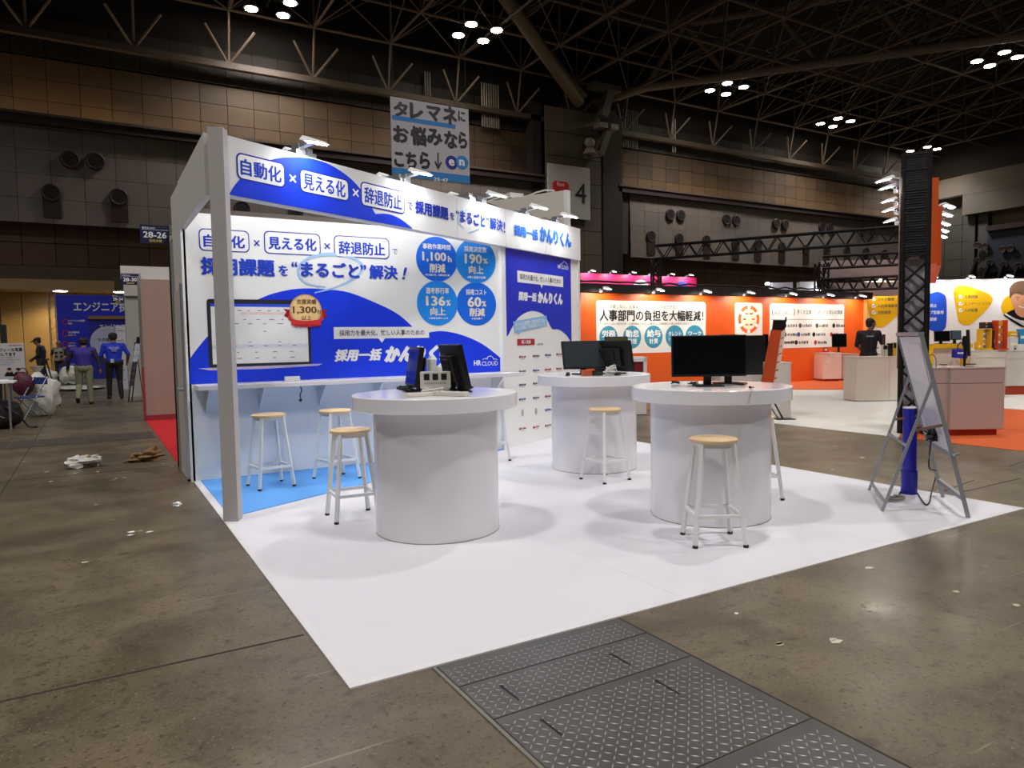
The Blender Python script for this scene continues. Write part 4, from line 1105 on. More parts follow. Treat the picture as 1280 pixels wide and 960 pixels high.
b = MB(ORANGE, GR, WINK, mat('f3e6c8', .5)); cx_, cz_ = FO.uv(935.8, 399); ra = FO.uv(948.8, 399)[0] - cx_; rz_ = FO.uv(935.8, 381.5)[1] - cz_
b.slab(FO, ell(cx_, cz_, ra, rz_, 40), .006, .010, ORANGE); b.slab(FO, ell(cx_, cz_, ra * .74, rz_ * .76, 40), .010, .012, M_ := b.mats[3])
for k in range(6):
    t_ = k * pi / 3 + .5; b.slab(FO, ell(cx_ + ra * .88 * cos(t_), cz_ + rz_ * .88 * sin(t_), ra * .16, rz_ * .13, 10), .010, .014, WINK)
for k in range(6):
    t_ = k * pi / 3; b.fbox(FO, cx_ + ra * .42 * cos(t_) - .06, cz_ + rz_ * .45 * sin(t_) - .02, cx_ + ra * .42 * cos(t_) + .06, cz_ + rz_ * .45 * sin(t_) + .02, .012, .015, GR if k % 2 else ORANGE)
b.ptext(FO, '導入〜運用まで', 921, 423, 934, 426, .012, GR, .0); b.ptext(FO, 'サポート', 940, 428, 952, 432, .012, GR, .0)
b.obj('ring_print', ow, local=False)
b = MB(RED, BLACK, GR, DBL, ORANGE)
b.ptext(FO, '利用者数', 972, 384.3, 985, 387.3, .01, RED, .0); b.ptext(FO, '600,000', 968.5, 388.5, 985, 394.5, .01, RED, .008); b.ptext(FO, '名以上', 985.7, 391, 990, 394, .01, RED, .0)
b.ptext(FO, '(', 964.5, 384.5, 967, 395.5, .01, GR, 0); b.ptext(FO, ')', 991, 384.5, 993.5, 395.5, .01, GR, 0)
b.ptext(FO, '多くの企業から選ばれる安心の実績', 996, 387, 1053, 393, .01, BLACK, .008)
a0, z0 = FO.uv(963, 399.2); a1, _ = FO.uv(1054.5, 399); b.fbox(FO, a0, z0 - .006, a1, z0 + .006, .006, .01, GR)
rnd = random.Random(8)
for y, xs_ in ((407, (986, 1005, 1026, 1047)), (418, (986, 1003, 1022, 1044)), (428, (982, 1000, 1024))):
    for x in xs_:
        a, z = FO.uv(x - 5, y); b.slab(FO, ell(a, z, .07, .07, 12), .006, .01, rnd.choice((RED, BLACK, DBL, GR)))
        for q in range(6):
            b.fbox(FO, a + .12 + q * .075, z - .045, a + .12 + q * .075 + rnd.uniform(.03, .06), z + rnd.uniform(.02, .05), .006, .01, GR if y < 425 else BLACK)
b.obj('logo_print', ow, local=False)
# black beam with lamps above
bb = thing('black_beam', 'long black cloth-wrapped beam running above the orange wall', 'beam', (15, 14, 2.5))
b = MB(mat('0b0808', .8, var=.3, bump=.4)); b.fbox(FO, 8.8, 2.53, ao1 + .3, 2.74, -.35, .12); b.obj('wrap', bb, local=False)
b = MB(CABLEB); b.tube([FO.P(9 + k * .35, 2.76 + .06 * abs(sin(k * 1.7)), 0) for k in range(36)], .025, 5); b.obj('cable', bb, local=False)
for i, px in enumerate((746, 811.5, 870, 924, 976.5, 1023, 1063)):
    a = FO.uv(px, 370)[0]; p = FO.P(a, 2.52, .12)
    arm_spot('arm_spotlight', 'white arm spotlight on the black beam over the orange wall, %s from the left' % ['first', 'second', 'third', 'fourth', 'fifth', 'sixth', 'seventh'][i], p, FO.n, .3, 42, 'arm spotlights on the black beam', aim=(0, .42, -1), color=(1, .9, .75))

# ---- pink booth further back
FP = Frame((0, 24.0), 0)
pk = thing('pink_fascia', 'crimson pink header of a booth behind the orange wall', 'header beam', (22, 24, 3))
a0, a1 = FP.uv(700, 350)[0], FP.uv(870.5, 350)[0]; zt = FP.uv(800, 344)[1]; zb = FP.uv(800, 362)[1]
b = MB(mat('c61f5c', .5, var=.05)); b.fbox(FP, a0, zb, a1, zt, -.3, 0); b.obj('board', pk, local=False)
b = MB(mat('d8d8dc', .5), mat('4a4fb0', .5)); c_, z_ = FP.uv(801, 358.5); b.slab(FP, ell(c_, z_, .42, .30, 30, 0, pi), .0, .02, b.mats[0]); c_, z_ = FP.uv(852, 359); b.slab(FP, ell(c_, z_, .34, .26, 30, 0, pi), .0, .02, b.mats[1]); b.obj('printed_disc', pk, local=False)
b = MB(BLACK); b.fbox(FP, a0, 0, a0 + .3, zb, -.3, 0); b.fbox(FP, a1 - .3, 0, a1, zb, -.3, 0); b.obj('leg', pk, local=False)
for i, px in enumerate((736, 762, 787, 811, 835, 858)):
    a = FP.uv(px, 345)[0]
    arm_spot('arm_spotlight', 'tiny lit spotlight over the pink header, %s from the left' % ['first', 'second', 'third', 'fourth', 'fifth', 'sixth'][i], FP.P(a, zt, 0), FP.n, .3, 22, 'spotlights over the pink header', aim=(0, .5, -1))
# small boards behind
for i, (x0, y0, x1, y1, dd, l, h_) in enumerate(((965, 353, 991, 366, 26, 'small pale grey booth header seen over the black beam', 'b4b0bd'), (1000, 352, 1021, 366, 25, 'small white booth header next to the black boom trusses', 'c9c9d0'))):
    t = thing('booth_header', l, 'header', tuple(FRD(dd).P(FRD(dd).uv(x0, y0)[0], 0)))
    b = MB(mat(h_, .5)); q_ = pbox(b, dd, x0, y0, x1, y1, .3); b.obj('board', t, local=False)
    b = MB(BLACKM); b.fbox(q_[4], q_[0] + .1, 0, q_[0] + .2, q_[1], -.2, -.1); b.obj('pole', t, local=False)
    b = MB(LENS); b.ball(q_[4].P(q_[0] + (-.2 if i == 0 else (q_[2] - q_[0]) + .02), q_[3] - (0.05 if i == 0 else .3), .1), (.09, .08, .05), 8, 5); b.obj('lamp', t, local=False)
# wide white booth seen past our header, with the small white boxes
t = thing('booth_header', 'plain white angled header of the booth behind, topped with loose cables', 'header', tuple(FD.P(LEN_D + .3, 0, -.4)))
FDp = Frame(FD.P(LEN_D + .32, 0, -.35)[:2], radians(26.73 - 90))   # runs back and to the left
p0 = FD.P(LEN_D + .32, 0, -.35); fdq = Frame(p0[:2], radians(26.73 + 90))
zt = fdq.uv(716.5, 237)[1]
b = MB(mat('cfcabf', .6, var=.03)); b.slab(fdq, [(0, 2.3), (4.6, 2.3), (4.6, zt), (0, zt)], -.04, .04); b.obj('board', t, local=False)
b = MB(WHITE); b.slab(fdq, [(-.06, 0), (.0, 0), (.0, zt), (-.06, zt)], -.05, .05); b.obj('post', t, local=False); b = MB(WHITE); b.slab(fdq, [(4.6, 0), (4.66, 0), (4.66, zt), (4.6, zt)], -.05, .05); b.obj('post', t, local=False)
b = MB(CABLEW); b.tube([fdq.P(.2 + k * .16, zt + .03 + .03 * sin(k * 1.3), .02) for k in range(26)], .014, 5); b.obj('cable', t, local=False)
b = MB(LSP)
b.obox(fdq.P(3.0, zt + .08, .1), (.34, .2, .1)); b.obox(fdq.P(1.0, zt + .05, .1), (.25, .2, .08)); tag(b.obj('lamp_box', t, local=False), kind='stuff')


# ---- boom trusses
BT = mat('0e0b0b', .5, metal=.3)


def truss_beam(name, label, p0, p1, h, r=.03, n=14, depth=.3, cat='truss', face=(.50585, .86262, 0)):
    p0, p1 = V(p0), V(p1); d = (p1 - p0); L = d.length; u = d / L; side_ = V((-u.y, u.x, 0)).normalized()
    up_ = V((0, 0, 1)) if abs(u.z) < .7 else V(face)
    if abs(u.z) > .7: side_ = u.cross(up_).normalized()
    t = thing(name, label, cat, tuple(p0))
    off = [(-h / 2, -depth / 2), (-h / 2, depth / 2), (h / 2, -depth / 2), (h / 2, depth / 2)]
    for a, c in off:
        b = MB(BT); b.cyl(p0 + up_ * a + side_ * c, p1 + up_ * a + side_ * c, r, n=8); b.obj('chord', t, local=False)
    for k in range(n):
        q0_, q1_ = p0 + u * (L * k / n), p0 + u * (L * (k + 1) / n)
        for c in (-depth / 2, depth / 2):
            s_ = 1 if k % 2 == 0 else -1
            b = MB(BT); b.cyl(q0_ + up_ * (s_ * h / 2) + side_ * c, q1_ - up_ * (s_ * h / 2) + side_ * c, r * .6, n=5, caps=False); b.obj('brace', t, local=False)
        if abs(u.z) > .7:
            for s2 in (-1, 1): b = MB(BT); b.cyl(q0_ - up_ * (h / 2) - side_ * (s2 * depth / 2), q1_ - up_ * (h / 2) + side_ * (s2 * depth / 2), r * .5, n=5, caps=False); b.obj('brace', t, local=False)
        s_ = -1 if k % 2 == 0 else 1
        b = MB(BT); b.cyl(q0_ + up_ * (h / 2) + side_ * (s_ * depth / 2), q1_ + up_ * (h / 2) - side_ * (s_ * depth / 2), r * .5, n=4, caps=False); b.obj('brace', t, local=False)
    return t


bl, brt = FRD(29), FRD(24.9)
P0 = bl.P(*bl.uv(820, 315)); P1 = brt.P(*brt.uv(1123, 293.5)); P0.z = P1.z = (P0.z + P1.z) / 2
truss_beam('boom_truss', 'longest black lattice boom, running from the tower to the left', P0, P1, .52, .04, n=26)
truss_beam('truss_post', 'black lattice post carrying the left end of the longest boom', (P0.x, P0.y, .0), (P0.x, P0.y, P0.z - .25), .45, .04, n=12)
for (yl, yr, l) in ((333, 318.5, 'upper short black lattice boom in front of the pale band'), (359, 350, 'lower short black lattice boom in front of the pale band')):
    fa_, fb_ = FRD(23.4), FRD(22.6); A_ = fa_.P(*fa_.uv(1028, yl)); B_ = fb_.P(*fb_.uv(1123, yr)); A_.z = B_.z = (A_.z + B_.z) / 2
    truss_beam('boom_truss', l, A_, B_, .38, .032, 12)
A_ = FRD(23.6).P(*FRD(23.6).uv(1027, 345)); truss_beam('truss_post', 'black lattice end frame joining the two short booms', (A_.x, A_.y, 0), (A_.x, A_.y, 3.75), .34, .032, n=9)
t = thing('fabric_band', 'pale pinkish fabric bands stretched behind the short lattice booms', 'fabric band', tuple(FRD(23.9).P(FRD(23.9).uv(1080, 340)[0], 2.7)))
b = MB(mat('a08e8a', .7)); pbox(b, 23.9, 1026, 325, 1135, 349, .03); b.obj('upper_band', t, local=False)
b = MB(mat('a08e8a', .7)); pbox(b, 23.9, 1032, 353, 1135, 370.5, .03); b.obj('lower_band', t, local=False)

# ---- truss tower and the orange fascia behind it
tc = G(1140, 541); TH = 3.82
tw = truss_beam('truss_tower', 'tall black lattice tower with its upper part wrapped in black', (tc.x, tc.y, .0), (tc.x, tc.y, TH), .30, .036, 13, .30, face=V((tc.x, tc.y, 0)).normalized())
b = MB(mat('0d0908', .6, var=.5, scale=20, bump=1.0)); Rf = Matrix.Rotation(atan2(tc.y, tc.x) - pi / 2, 3, 'Z'); b.obox((tc.x, tc.y, 3.12), (.34, .34, 1.38), Rf)
for k in range(40):
    z_ = 2.46 + k * .034; b.obox((tc.x, tc.y, z_), ((.345) + .02 * random.random(), (.345) + .02 * random.random(), .012), Rf @ Matrix.Rotation(random.uniform(-.03, .03), 3, 'Y'))
b.obj('black_wrap', tw, local=False)
b = MB(mat('a5a2a6', .5)); b.obox((tc.x, tc.y, 1.25), (.30, .02, 2.3), Rf); b.obj('inner_panel', tw, local=False)
b = MB(mat('8d7a74', .5)); b.cyl(tc + V((-.215 * .8626, .215 * .5058, .9)), tc + V((-.215 * .8626, .215 * .5058, 3.7)), .012, n=6); b.obj('pole', tw, local=False)
ofa = thing('orange_fascia', 'orange box fascia behind the wrapped tower, its arm lights on both sides', 'header beam', tuple(FRD(12).P(6.2, 2.3)))
un, nn_ = FRD(1).u, -FRD(1).n
run = (nn_ + un * .5735)


def ofp(d, a_off, z): return nn_ * d + un * (5.40 + .5735 * (d - 9.9) + a_off) + V((0, 0, z))


for d0, d1, z0, z1, w0, w1, m in ((9.95, 11.4, 2.35, 3.52, .38, .49, ORANGE), (11.4, 15.4, 2.45, 3.38, .38, .58, mat('d6541a', .5)), (9.95, 15.4, 2.45, 3.36, -.03, .0, mat('b7401c', .5))):
    b = MB(m); vs = [ofp(d, a, z) for z in (z0, z1) for d, a in ((d0, w0), (d0, w1), (d1, w1), (d1, w0))]
    b.add(vs, [(3, 2, 1, 0), (4, 5, 6, 7), (0, 1, 5, 4), (1, 2, 6, 5), (2, 3, 7, 6), (3, 0, 4, 7)]); b.obj('panel', ofa, local=False)
b = MB(BLACKM)
for d in (10.3, 12.8, 15.2): b.bar(ofp(d, 0, 2.9), ofp(d, .4, 2.9), .04)
tag(b.obj('spacer', ofa, local=False), kind='stuff')
for i, (d, y) in enumerate(((9.5, 219), (10.3, 240), (11.3, 256), (12.1, 267), (13.3, 280))):
    z = FRD(d).uv(1110, y)[1]; p = FRD(d).P(FRD(d).uv(1123.5, y)[0], z - .02)
    if i == 0: p = tc + Rf @ V((-.16, 0, 0)) + V((0, 0, z - .05))
    arm_spot('arm_spotlight', 'white arm light on the left side of the wrapped tower, %s' % ['topmost and largest', 'second from the top', 'third from the top', 'fourth from the top', 'lowest of the five'][i], p, -un * 1 + nn_ * -.15, .17 + (.1 if i == 0 else 0), 14, 'arm lights left of the tower', aim=(0, 0, -1), color=(1, .9, .75))
for i, (d, y) in enumerate(((11.9, 264), (12.8, 274), (13.7, 285), (14.5, 293), (15.3, 300))):
    z = FRD(d).uv(1170, y)[1]; p = ofp(d, .61, z)
    arm_spot('arm_spotlight', 'white arm light on the right side of the orange fascia, %s' % ['topmost', 'second', 'third', 'fourth', 'fifth and lowest'][i], p, un, .06, 14, 'arm lights right of the orange fascia', aim=(0, 0, -1), color=(1, .9, .75))

# ---- white wall with yellow and blue shapes
FW_ = FRD(24.3); WTOP = FW_.uv(1220, 349)[1]
ww = thing('printed_wall', 'white booth wall printed with yellow and blue rounded shapes and check lists', 'booth wall', tuple(FW_.P(9.5, 0)))
aw0, aw1 = FW_.uv(1077, 400)[0], FW_.uv(1340, 400)[0]
b = MB(PN); b.fbox(FW_, aw0, 0, aw1, WTOP, -.08, 0); b.obj('board', ww, local=False)
YL = mat('e9b400', .45, var=.02, name='print_yellow')
blob_r = [(1192, 366), (1195, 358.5), (1205, 356), (1220, 361), (1235, 367), (1240.7, 374), (1236, 384), (1220, 400), (1210, 406.5), (1200, 404), (1197, 397), (1192, 366)]
blob_l = [(1083, 372), (1087, 396), (1091, 405), (1099, 409.5), (1107, 407), (1123, 393), (1138, 379), (1141, 370), (1136, 363), (1118, 356), (1098, 351), (1086, 356), (1083, 372)]
blob_b = [(1143, 372), (1157, 369), (1170, 364.8), (1178, 367), (1182.7, 374), (1183, 402), (1180, 412), (1170, 415), (1158, 410), (1140, 402), (1134, 388), (1143, 372)]
for bl_, m in ((blob_r, YL), (blob_l, YL), (blob_b, mat('1b4fc8', .45, var=.02))):
    b = MB(m); b.slab(FW_, smooth_poly(px_poly(FW_, bl_), 4)[:-1], .001, .006); b.obj('printed_shape', ww, local=False)
b = MB(GR, WINK, mat('2c6f8a', .4)); CK = b.mats[2]
for x, ys_, txt in ((1092, (374, 382.3, 390.5), ('スキル管理', '人的資本経営', '労務管理')), (1200.5, (371, 379.5, 387.7), ('人事評価', 'エンゲージメント', '人材配置'))):
    for y, s_ in zip(ys_, txt):
        a, z = FW_.uv(x, y); k = .058; b.fbox(FW_, a - k, z - k, a + k, z + k, .006, .009, WINK)
        b.stroke(FW_, [(a - .035, z + .007), (a - .007, z - .028), (a + .06, z + .055)], .022, .011, CK)
        b.ptext(FW_, s_, x + 4.8, y - 2.1, x + 4.8 + len(s_) * 4.15, y + 2.1, .01, GR, .01)
for y, s_ in ((382, '職防止'), (390.5, 'ョブ型雇用'), (399, '成研修')): b.ptext(FW_, s_, 1158.5, y - 2.3, 1158.5 + len(s_) * 4.1, y + 2.3, .01, WINK, .02)
b.obj('lettering', ww, local=False)
b = MB(YL); b.slab(FW_, smooth_poly(px_poly(FW_, [(1251, 384), (1255, 374), (1264, 369), (1290, 372), (1290, 400), (1262, 396), (1254, 392), (1251, 384)]), 4)[:-1], .001, .006); b.obj('printed_shape', ww, local=False)
# printed portrait at the frame edge
SK, HR_, HD = mat('c98f6b', .5), mat('5b3c24', .6), mat('241610', .6)
b = MB(SK, HR_, HD, WINK, BLACK, mat('8c3b34', .5))


def pp(pts, d0, d1, m): b.slab(FW_, smooth_poly(px_poly(FW_, pts + [pts[0]]), 3)[:-1], d0, d1, m)


pp([(1254, 394), (1264, 388), (1275, 386), (1300, 386), (1312, 396), (1312, 412), (1282, 410), (1268, 404)], .006, .01, BLACK)
for k in range(5):
    b.stroke(FW_, smooth_poly(px_poly(FW_, [(1256 + k * 5, 392 + k * 3), (1268 + k * 4, 399 + k * 2.4), (1282 + k * 2, 402 + k * 2), (1300, 398 + k * 2)])), .06, .0125, WINK)
pp([(1268, 380), (1290, 380), (1291, 392), (1279, 397), (1269, 391)], .010, .013, SK)
pp([(1263, 368), (1264, 378), (1268, 385), (1275, 389.5), (1283, 389.5), (1290, 385), (1294, 376), (1294, 366), (1279, 361)], .013, .016, SK)
pp([(1262, 374), (1261, 362), (1265, 355), (1273, 351.5), (1284, 351.5), (1293, 356), (1297, 366), (1296, 376), (1293, 369), (1287, 367), (1278, 369), (1270, 367), (1265, 369)], .016, .019, HR_)
for x in (1271.5, 1284.5):
    b.stroke(FW_, px_poly(FW_, [(x - 3, 372.5), (x, 371.5), (x + 3, 372.5)]), .02, .0195, HD); b.slab(FW_, ell(*FW_.uv(x, 374.6), .03, .014, 10), .016, .019, HD)
b.stroke(FW_, px_poly(FW_, [(1278, 374), (1276.5, 379), (1279, 380)]), .014, .0185, mat('a86f50', .5)); b.stroke(FW_, px_poly(FW_, [(1273, 382.5), (1278, 384.5), (1284, 382.5)]), .022, .0185, WINK)
b.obj('printed_portrait', ww, local=False)
for i, px in enumerate((1163, 1209, 1256, 1300, 1100)):  # last one is unseen, added to light the left yellow shape
    a = FW_.uv(px, 350)[0]
    arm_spot('arm_spotlight', 'lit spotlight on top of the printed wall, %s' % ['right beside the tower', 'above the yellow check list shape', 'above the portrait', 'at its right end', 'added unseen to light the left yellow shape'][i], FW_.P(a, WTOP, 0), FW_.n, .25, 40, 'spotlights on the printed wall', aim=tuple(FW_.n * -.35 + V((0, 0, -1))))

# ---- counters
PKW = mat('b8a59f', .5, var=.03, name='pinkish_laminate'); CW = mat('d6cfc4', .5, var=.03, name='cream_laminate')


def counter(label, d, x0, y0, x1, y1, back, m, split=None, drawer=None, plinth=None, topm=None, name='counter'):
    fr = FRD(d); t = thing(name, label, 'counter', tuple(fr.P(fr.uv((x0 + x1) / 2, y1)[0], 0, -back / 2)))
    yb_ = plinth or y1
    b = MB(m); q_ = pbox(b, d, x0, y0 + 1, x1, yb_, back); b.obj('body', t, local=False, bevel=.004)
    a0, z0, a1, z1, _ = q_
    b = MB(topm or m); b.fbox(fr, a0 - .01, z1, a1 + .01, z1 + .022, -back, .012); b.obj('worktop', t, local=False)
    if plinth:
        b = MB(mat('b13a12', .6)); b.fbox(fr, a0 + .03, 0.006, a1 - .06, z0, -back + .05, -.05); b.obj('plinth', t, local=False)
    xs_ = [x0] + (split or []) + [x1]
    for i in range(len(xs_) - 1):
        zz = [z0 + .005, z1 - .003] if drawer is None else [z0 + .005, fr.uv(x0, drawer)[1], z1 - .003]
        for j in range(len(zz) - 1):
            b = MB(m); b.fbox(fr, fr.uv(xs_[i], y0)[0] + .006, zz[j] + .004, fr.uv(xs_[i + 1], y0)[0] - .006, zz[j + 1] - .004, .0, .012); b.obj('front_panel' if j == 0 else 'drawer_front', t, local=False)
    return t, q_


counter('cream counter in front of the man in the dark shirt', 14.6, 1070, 446, 1135, 501, .55, CW, [1111.7])
counter('pinkish counter with red plinth nearest the right edge', 9.45, 1187.5, 460, 1255.5, 545, .6, PKW, None, 479.5, 537)
counter('pinkish counter unit mostly hidden behind the sign stand', 9.5, 1165, 460.5, 1186.8, 545, .6, PKW, None, 479.5, 537)
counter('cream counter at the right edge with an orange plinth', 15.6, 1257.5, 438, 1330, 495, .6, CW, None, 449, 482)
counter('low cream counter behind the yellow brochure rack', 15.0, 1213, 438, 1256.8, 499.5, .6, CW, None, 448)
# white table with side opening
t, q_ = counter('white tall counter in front of the orange wall, left of the orange brochure rack', 12.1, 900, 454, 988.5, 522, .75, mat('d3d0c9', .5, var=.03), [940])
fr = FRD(12.1); b = MB(mat('6b5533', .6)); p = fr.P(q_[2], 0, 0)
fs_ = Frame((p.x, p.y), -YAW + pi / 2); b.slab(fs_, [(.12, .62), (.62, .62), (.62, .84), (.12, .84)], .0, .004); b.obj('side_niche', t, local=False)
counter('small white counter with red plinth against the orange wall', 21.3, 1028, 441, 1052, 476, .6, mat('dcc6b8', .5), None, 446, 474)
counter('low white unit beside it with two open niches', 21.6, 1052.5, 442, 1073, 475, .5, mat('caa99a', .5), None, 446.5, 473.5)
t, q_ = counter('white cabinet with a red niche behind the back drum table', 12.8, 772, 447, 808, 518.5, .5, mat('d9d6d4', .5))
b = MB(mat('7a1414', .5)); fr = FRD(12.8); b.fbox(fr, q_[0] + .1, q_[3] - .28, q_[2] - .06, q_[3] - .06, .0, .02); b.obj('niche', t, local=False)
b = MB(WHITE)
for (x0, x1, z0, z1) in ((q_[0] + .03, q_[2] - .0, q_[3] - .06, q_[3] + .0), (q_[2] - .06, q_[2] - .0, q_[3] - .3, q_[3])): b.fbox(fr, x0, z0, x1, z1, .012, .05)
tag(b.obj('niche_frame', t, local=False), kind='stuff')


def on_top(d, px, py): fr = FRD(d); a, z = fr.uv(px, py); return tuple(fr.P(a, z, -.25))


def far_monitor(label, d, x0, y0, x1, y1, foot_y, screen=SCREEN, turn=0.0, lean=4):
    fr = FRD(d); a0, zb = fr.uv(x0, y1); a1, zt = fr.uv(x1, y0); _, zf = fr.uv(x0, foot_y); W = (a1 - a0) / max(.25, cos(turn))
    return make_monitor('monitor', label, tuple(fr.P((a0 + a1) / 2, zf)), -YAW + turn, W, zt - zb, max(zb - zf, .03), lean, screen, base=(.22, .16))


far_monitor('black monitor on the small white counter by the orange wall', 21.45, 1040, 417, 1058.5, 434, 440.3)
far_monitor('olive-backed monitor behind the back drum table', 12.95, 756, 420.5, 784.5, 440, 446.3, mat('4d4a2c', .5))
far_monitor('small black monitor peeking over the large monitor on the right drum table', 12.4, 900, 418, 921.5, 440, 453)
far_monitor('narrow dark monitor left of the orange brochure rack', 12.45, 955.5, 417.5, 962, 450, 453, SCREEN, .6)
far_monitor('black monitor, left of the pair on the yellow desk', 14.9, 1168, 413.5, 1187.5, 427, 430)
far_monitor('blue-grey monitor, right of the pair on the yellow desk', 14.95, 1188.5, 413, 1201.5, 425, 430, mat('3d5364', .3))
far_monitor('silver-backed tilted monitor standing on the nearest pinkish counter', 9.75, 1206, 412, 1217, 445, 458.6, mat('77706c', .5, metal=.2), .95, 3)
far_monitor('dark monitor edge-on just right of the tower', 9.75, 1157, 414, 1162, 448, 459, mat('4a4545', .5), 1.0, 2)
for i, (x, y, l) in enumerate(((1174, 458.5, 'black mouse and cable at the left of the nearest pinkish counter'), (1194, 458.5, 'small black puck on the nearest pinkish counter'), (1229, 457.5, 'long black cable lying at the right of the nearest pinkish counter'))):
    p = on_top(9.45, x, y); zt_ = FRD(9.45).uv(1220, 460)[1] + .03
    cable('cable', l, tangle((p[0], p[1]), (.10, .06, .2)[i], .05, zt_ + .006, zt_ + .02, 9, 60 + i), .006)
cable('cable', 'black cable rising in an arc beside the tower on the pinkish counter', [FRD(9.55).P(*FRD(9.55).uv(x, y)) for x, y in ((1170, 459.6), (1170, 450), (1166, 443), (1160, 447), (1163, 456))], .005)

# yellow desk behind the pinkish counters
t = thing('yellow_desk', 'desk with yellow edge panels carrying two monitors', 'desk', tuple(FRD(14.8).P(9.6, 0)))
b = MB(YL); pbox(b, 14.6, 1166, 430, 1216, 435, .6); b.obj('yellow_top', t, local=False)
b = MB(YL); pbox(b, 14.6, 1160, 432, 1166, 501, .1); b.obj('side_panel', t, local=False)
b = MB(YL); pbox(b, 14.6, 1203, 435, 1209, 501, .1); b.obj('side_panel', t, local=False)
b = MB(CW); pbox(b, 14.7, 1166, 435, 1203, 501, .4); b.obj('front_panel', t, local=False)
# blue tote bag
fr = FRD(14.5); t = thing('tote_bag', 'dark blue tote bag hanging at the front of the yellow desk', 'bag', tuple(fr.P(fr.uv(1198, 449)[0], fr.uv(1198, 449)[1])))
b = MB(mat('20209a', .6, var=.06)); b.slab(fr, px_poly(fr, [(1188.5, 436), (1209, 436.5), (1206, 448.5), (1188, 447)]), .02, .10); b.obj('sack', t, local=False, bevel=.02)
b = MB(mat('1a1a80', .6)); b.tube([fr.P(*fr.uv(x, y), .07) for x, y in ((1194, 436.5), (1195, 431), (1198, 427.5), (1201, 431), (1203, 436.5))], .014, 6); b.obj('handle', t, local=False)
b = MB(WINK)
for k in range(6): a, z = fr.uv(1193 + k * 1.9, 441.3); b.fbox(fr, a, z - .018, a + .022, z + .018, .10, .103)
tag(b.obj('printed_mark', t, local=False), kind='stuff')
# slanted metal stand by the tilted monitor
# brochure racks and boxes on the far counters
fr = FRD(15.2); zt2 = fr.uv(1235, 438)[1] + .03


def rack_small(label, d, x0, y0, x1, y1, hm, rows=4):
    fr = FRD(d); t = thing('brochure_rack', label, 'rack', tuple(fr.P(fr.uv((x0 + x1) / 2, y1)[0], fr.uv(x0, y1)[1])))
    a0, z0 = fr.uv(x0, y1); a1, z1 = fr.uv(x1, y0); H = (z1 - z0) / rows
    b = MB(mat(hm, .5)); b.fbox(fr, a0, z0, a1, z0 + .03, -.2, .05); b.fbox(fr, a0, z0, a0 + .015, z1, -.2, -.0); b.fbox(fr, a1 - .015, z0, a1, z1, -.2, 0); b.obj('frame', t, local=False)
    for k in range(rows):
        b = MB(mat(random.choice(('d8d2c4', 'c8a84a', '8a8a86', 'e4dfd0')), .5)); b.fbox(fr, a0 + .02, z0 + .03 + k * H, a1 - .02, z0 + (k + .92) * H, -.16 + .0 * k, -.15 + .02, None); b.obj('leaflet', t, local=False)
    return t


rack_small('yellow-framed leaflet rack on the low cream counter', 15.05, 1228, 411, 1240, 437.5, 'e4b81e')
rack_small('orange-red leaflet rack beside the yellow one', 15.0, 1247, 400, 1260, 437.5, 'd2471c')
rack_small('black tablet-sized rack on top of the leaflet racks', 15.1, 1231.5, 402.5, 1240.5, 410.7, '151414', 2)
for l, x0, y0, x1, y1, hm in (('dark box standing between the leaflet racks', 1241.5, 413, 1246, 437.5, '3a2a22'), ('yellow panel at the foot of the leaflet racks', 1222, 427, 1228, 437.5, 'e9b400'), ('yellow leaflet stand next to the orange-red rack', 1262, 414, 1272, 421, 'e9b400'),
                              ('white leaflet block below the yellow leaflet stand', 1262, 421.5, 1273, 437.5, 'd8d8d4'), ('bright blue bag at the right edge on the cream counter', 1274.5, 411, 1290, 430, '2a8fc4'), ('small green booklet leaning on the cream counter', 1267, 429, 1271, 437.5, '5a7a4a')):
    fr = FRD(15.65 if x0 > 1256 else 15.1); t = thing('display_box', l, 'box', tuple(fr.P(fr.uv((x0 + x1) / 2, y1)[0], fr.uv(x0, y1)[1])))
    b = MB(mat(hm, .5)); a0, z0 = fr.uv(x0, y1); a1, z1 = fr.uv(x1, y0); b.fbox(fr, a0, z0, a1, z1, -.12, 0); b.obj('body', t, local=False, bevel=.008)
    b = MB(mat('f0ead8', .5)); b.fbox(fr, a0 + .02, z0 + (z1 - z0) * .35, a1 - .02, z0 + (z1 - z0) * .55, 0, .004); b.obj('label_strip', t, local=False)
# orange brochure stand
d = 11.6; fr = FRD(d)
t = thing('brochure_stand', 'tall slanted orange brochure stand full of leaflets, in front of the orange wall', 'brochure stand', tuple(fr.P(fr.uv(980, 522)[0], 0)))
tl, bl2 = fr.uv(965, 412), fr.uv(948, 500); tr_, br_ = fr.uv(977, 413), fr.uv(963, 503)
b = MB(mat('c24a1e', .5, var=.05)); b.slab(fr, [bl2, br_, tr_, tl], -.05, -.0); b.obj('back_plate', t, local=False)
for k in range(9):
    u0 = k / 9; u1 = (k + .85) / 9
    A0, A1 = br_[0] + (tr_[0] - br_[0]) * u0, br_[0] + (tr_[0] - br_[0]) * u1; Z0, Z1 = br_[1] + (tr_[1] - br_[1]) * u0, br_[1] + (tr_[1] - br_[1]) * u1
    b = MB(mat('e6d3c4', .4, var=.15, scale=20)); b.slab(fr, [(A0, Z0), (A0 + .08, Z0 + .03), (A1 + .08, Z1 + .03), (A1, Z1)], -.12, -.02); b.obj('leaflet', t, local=False)
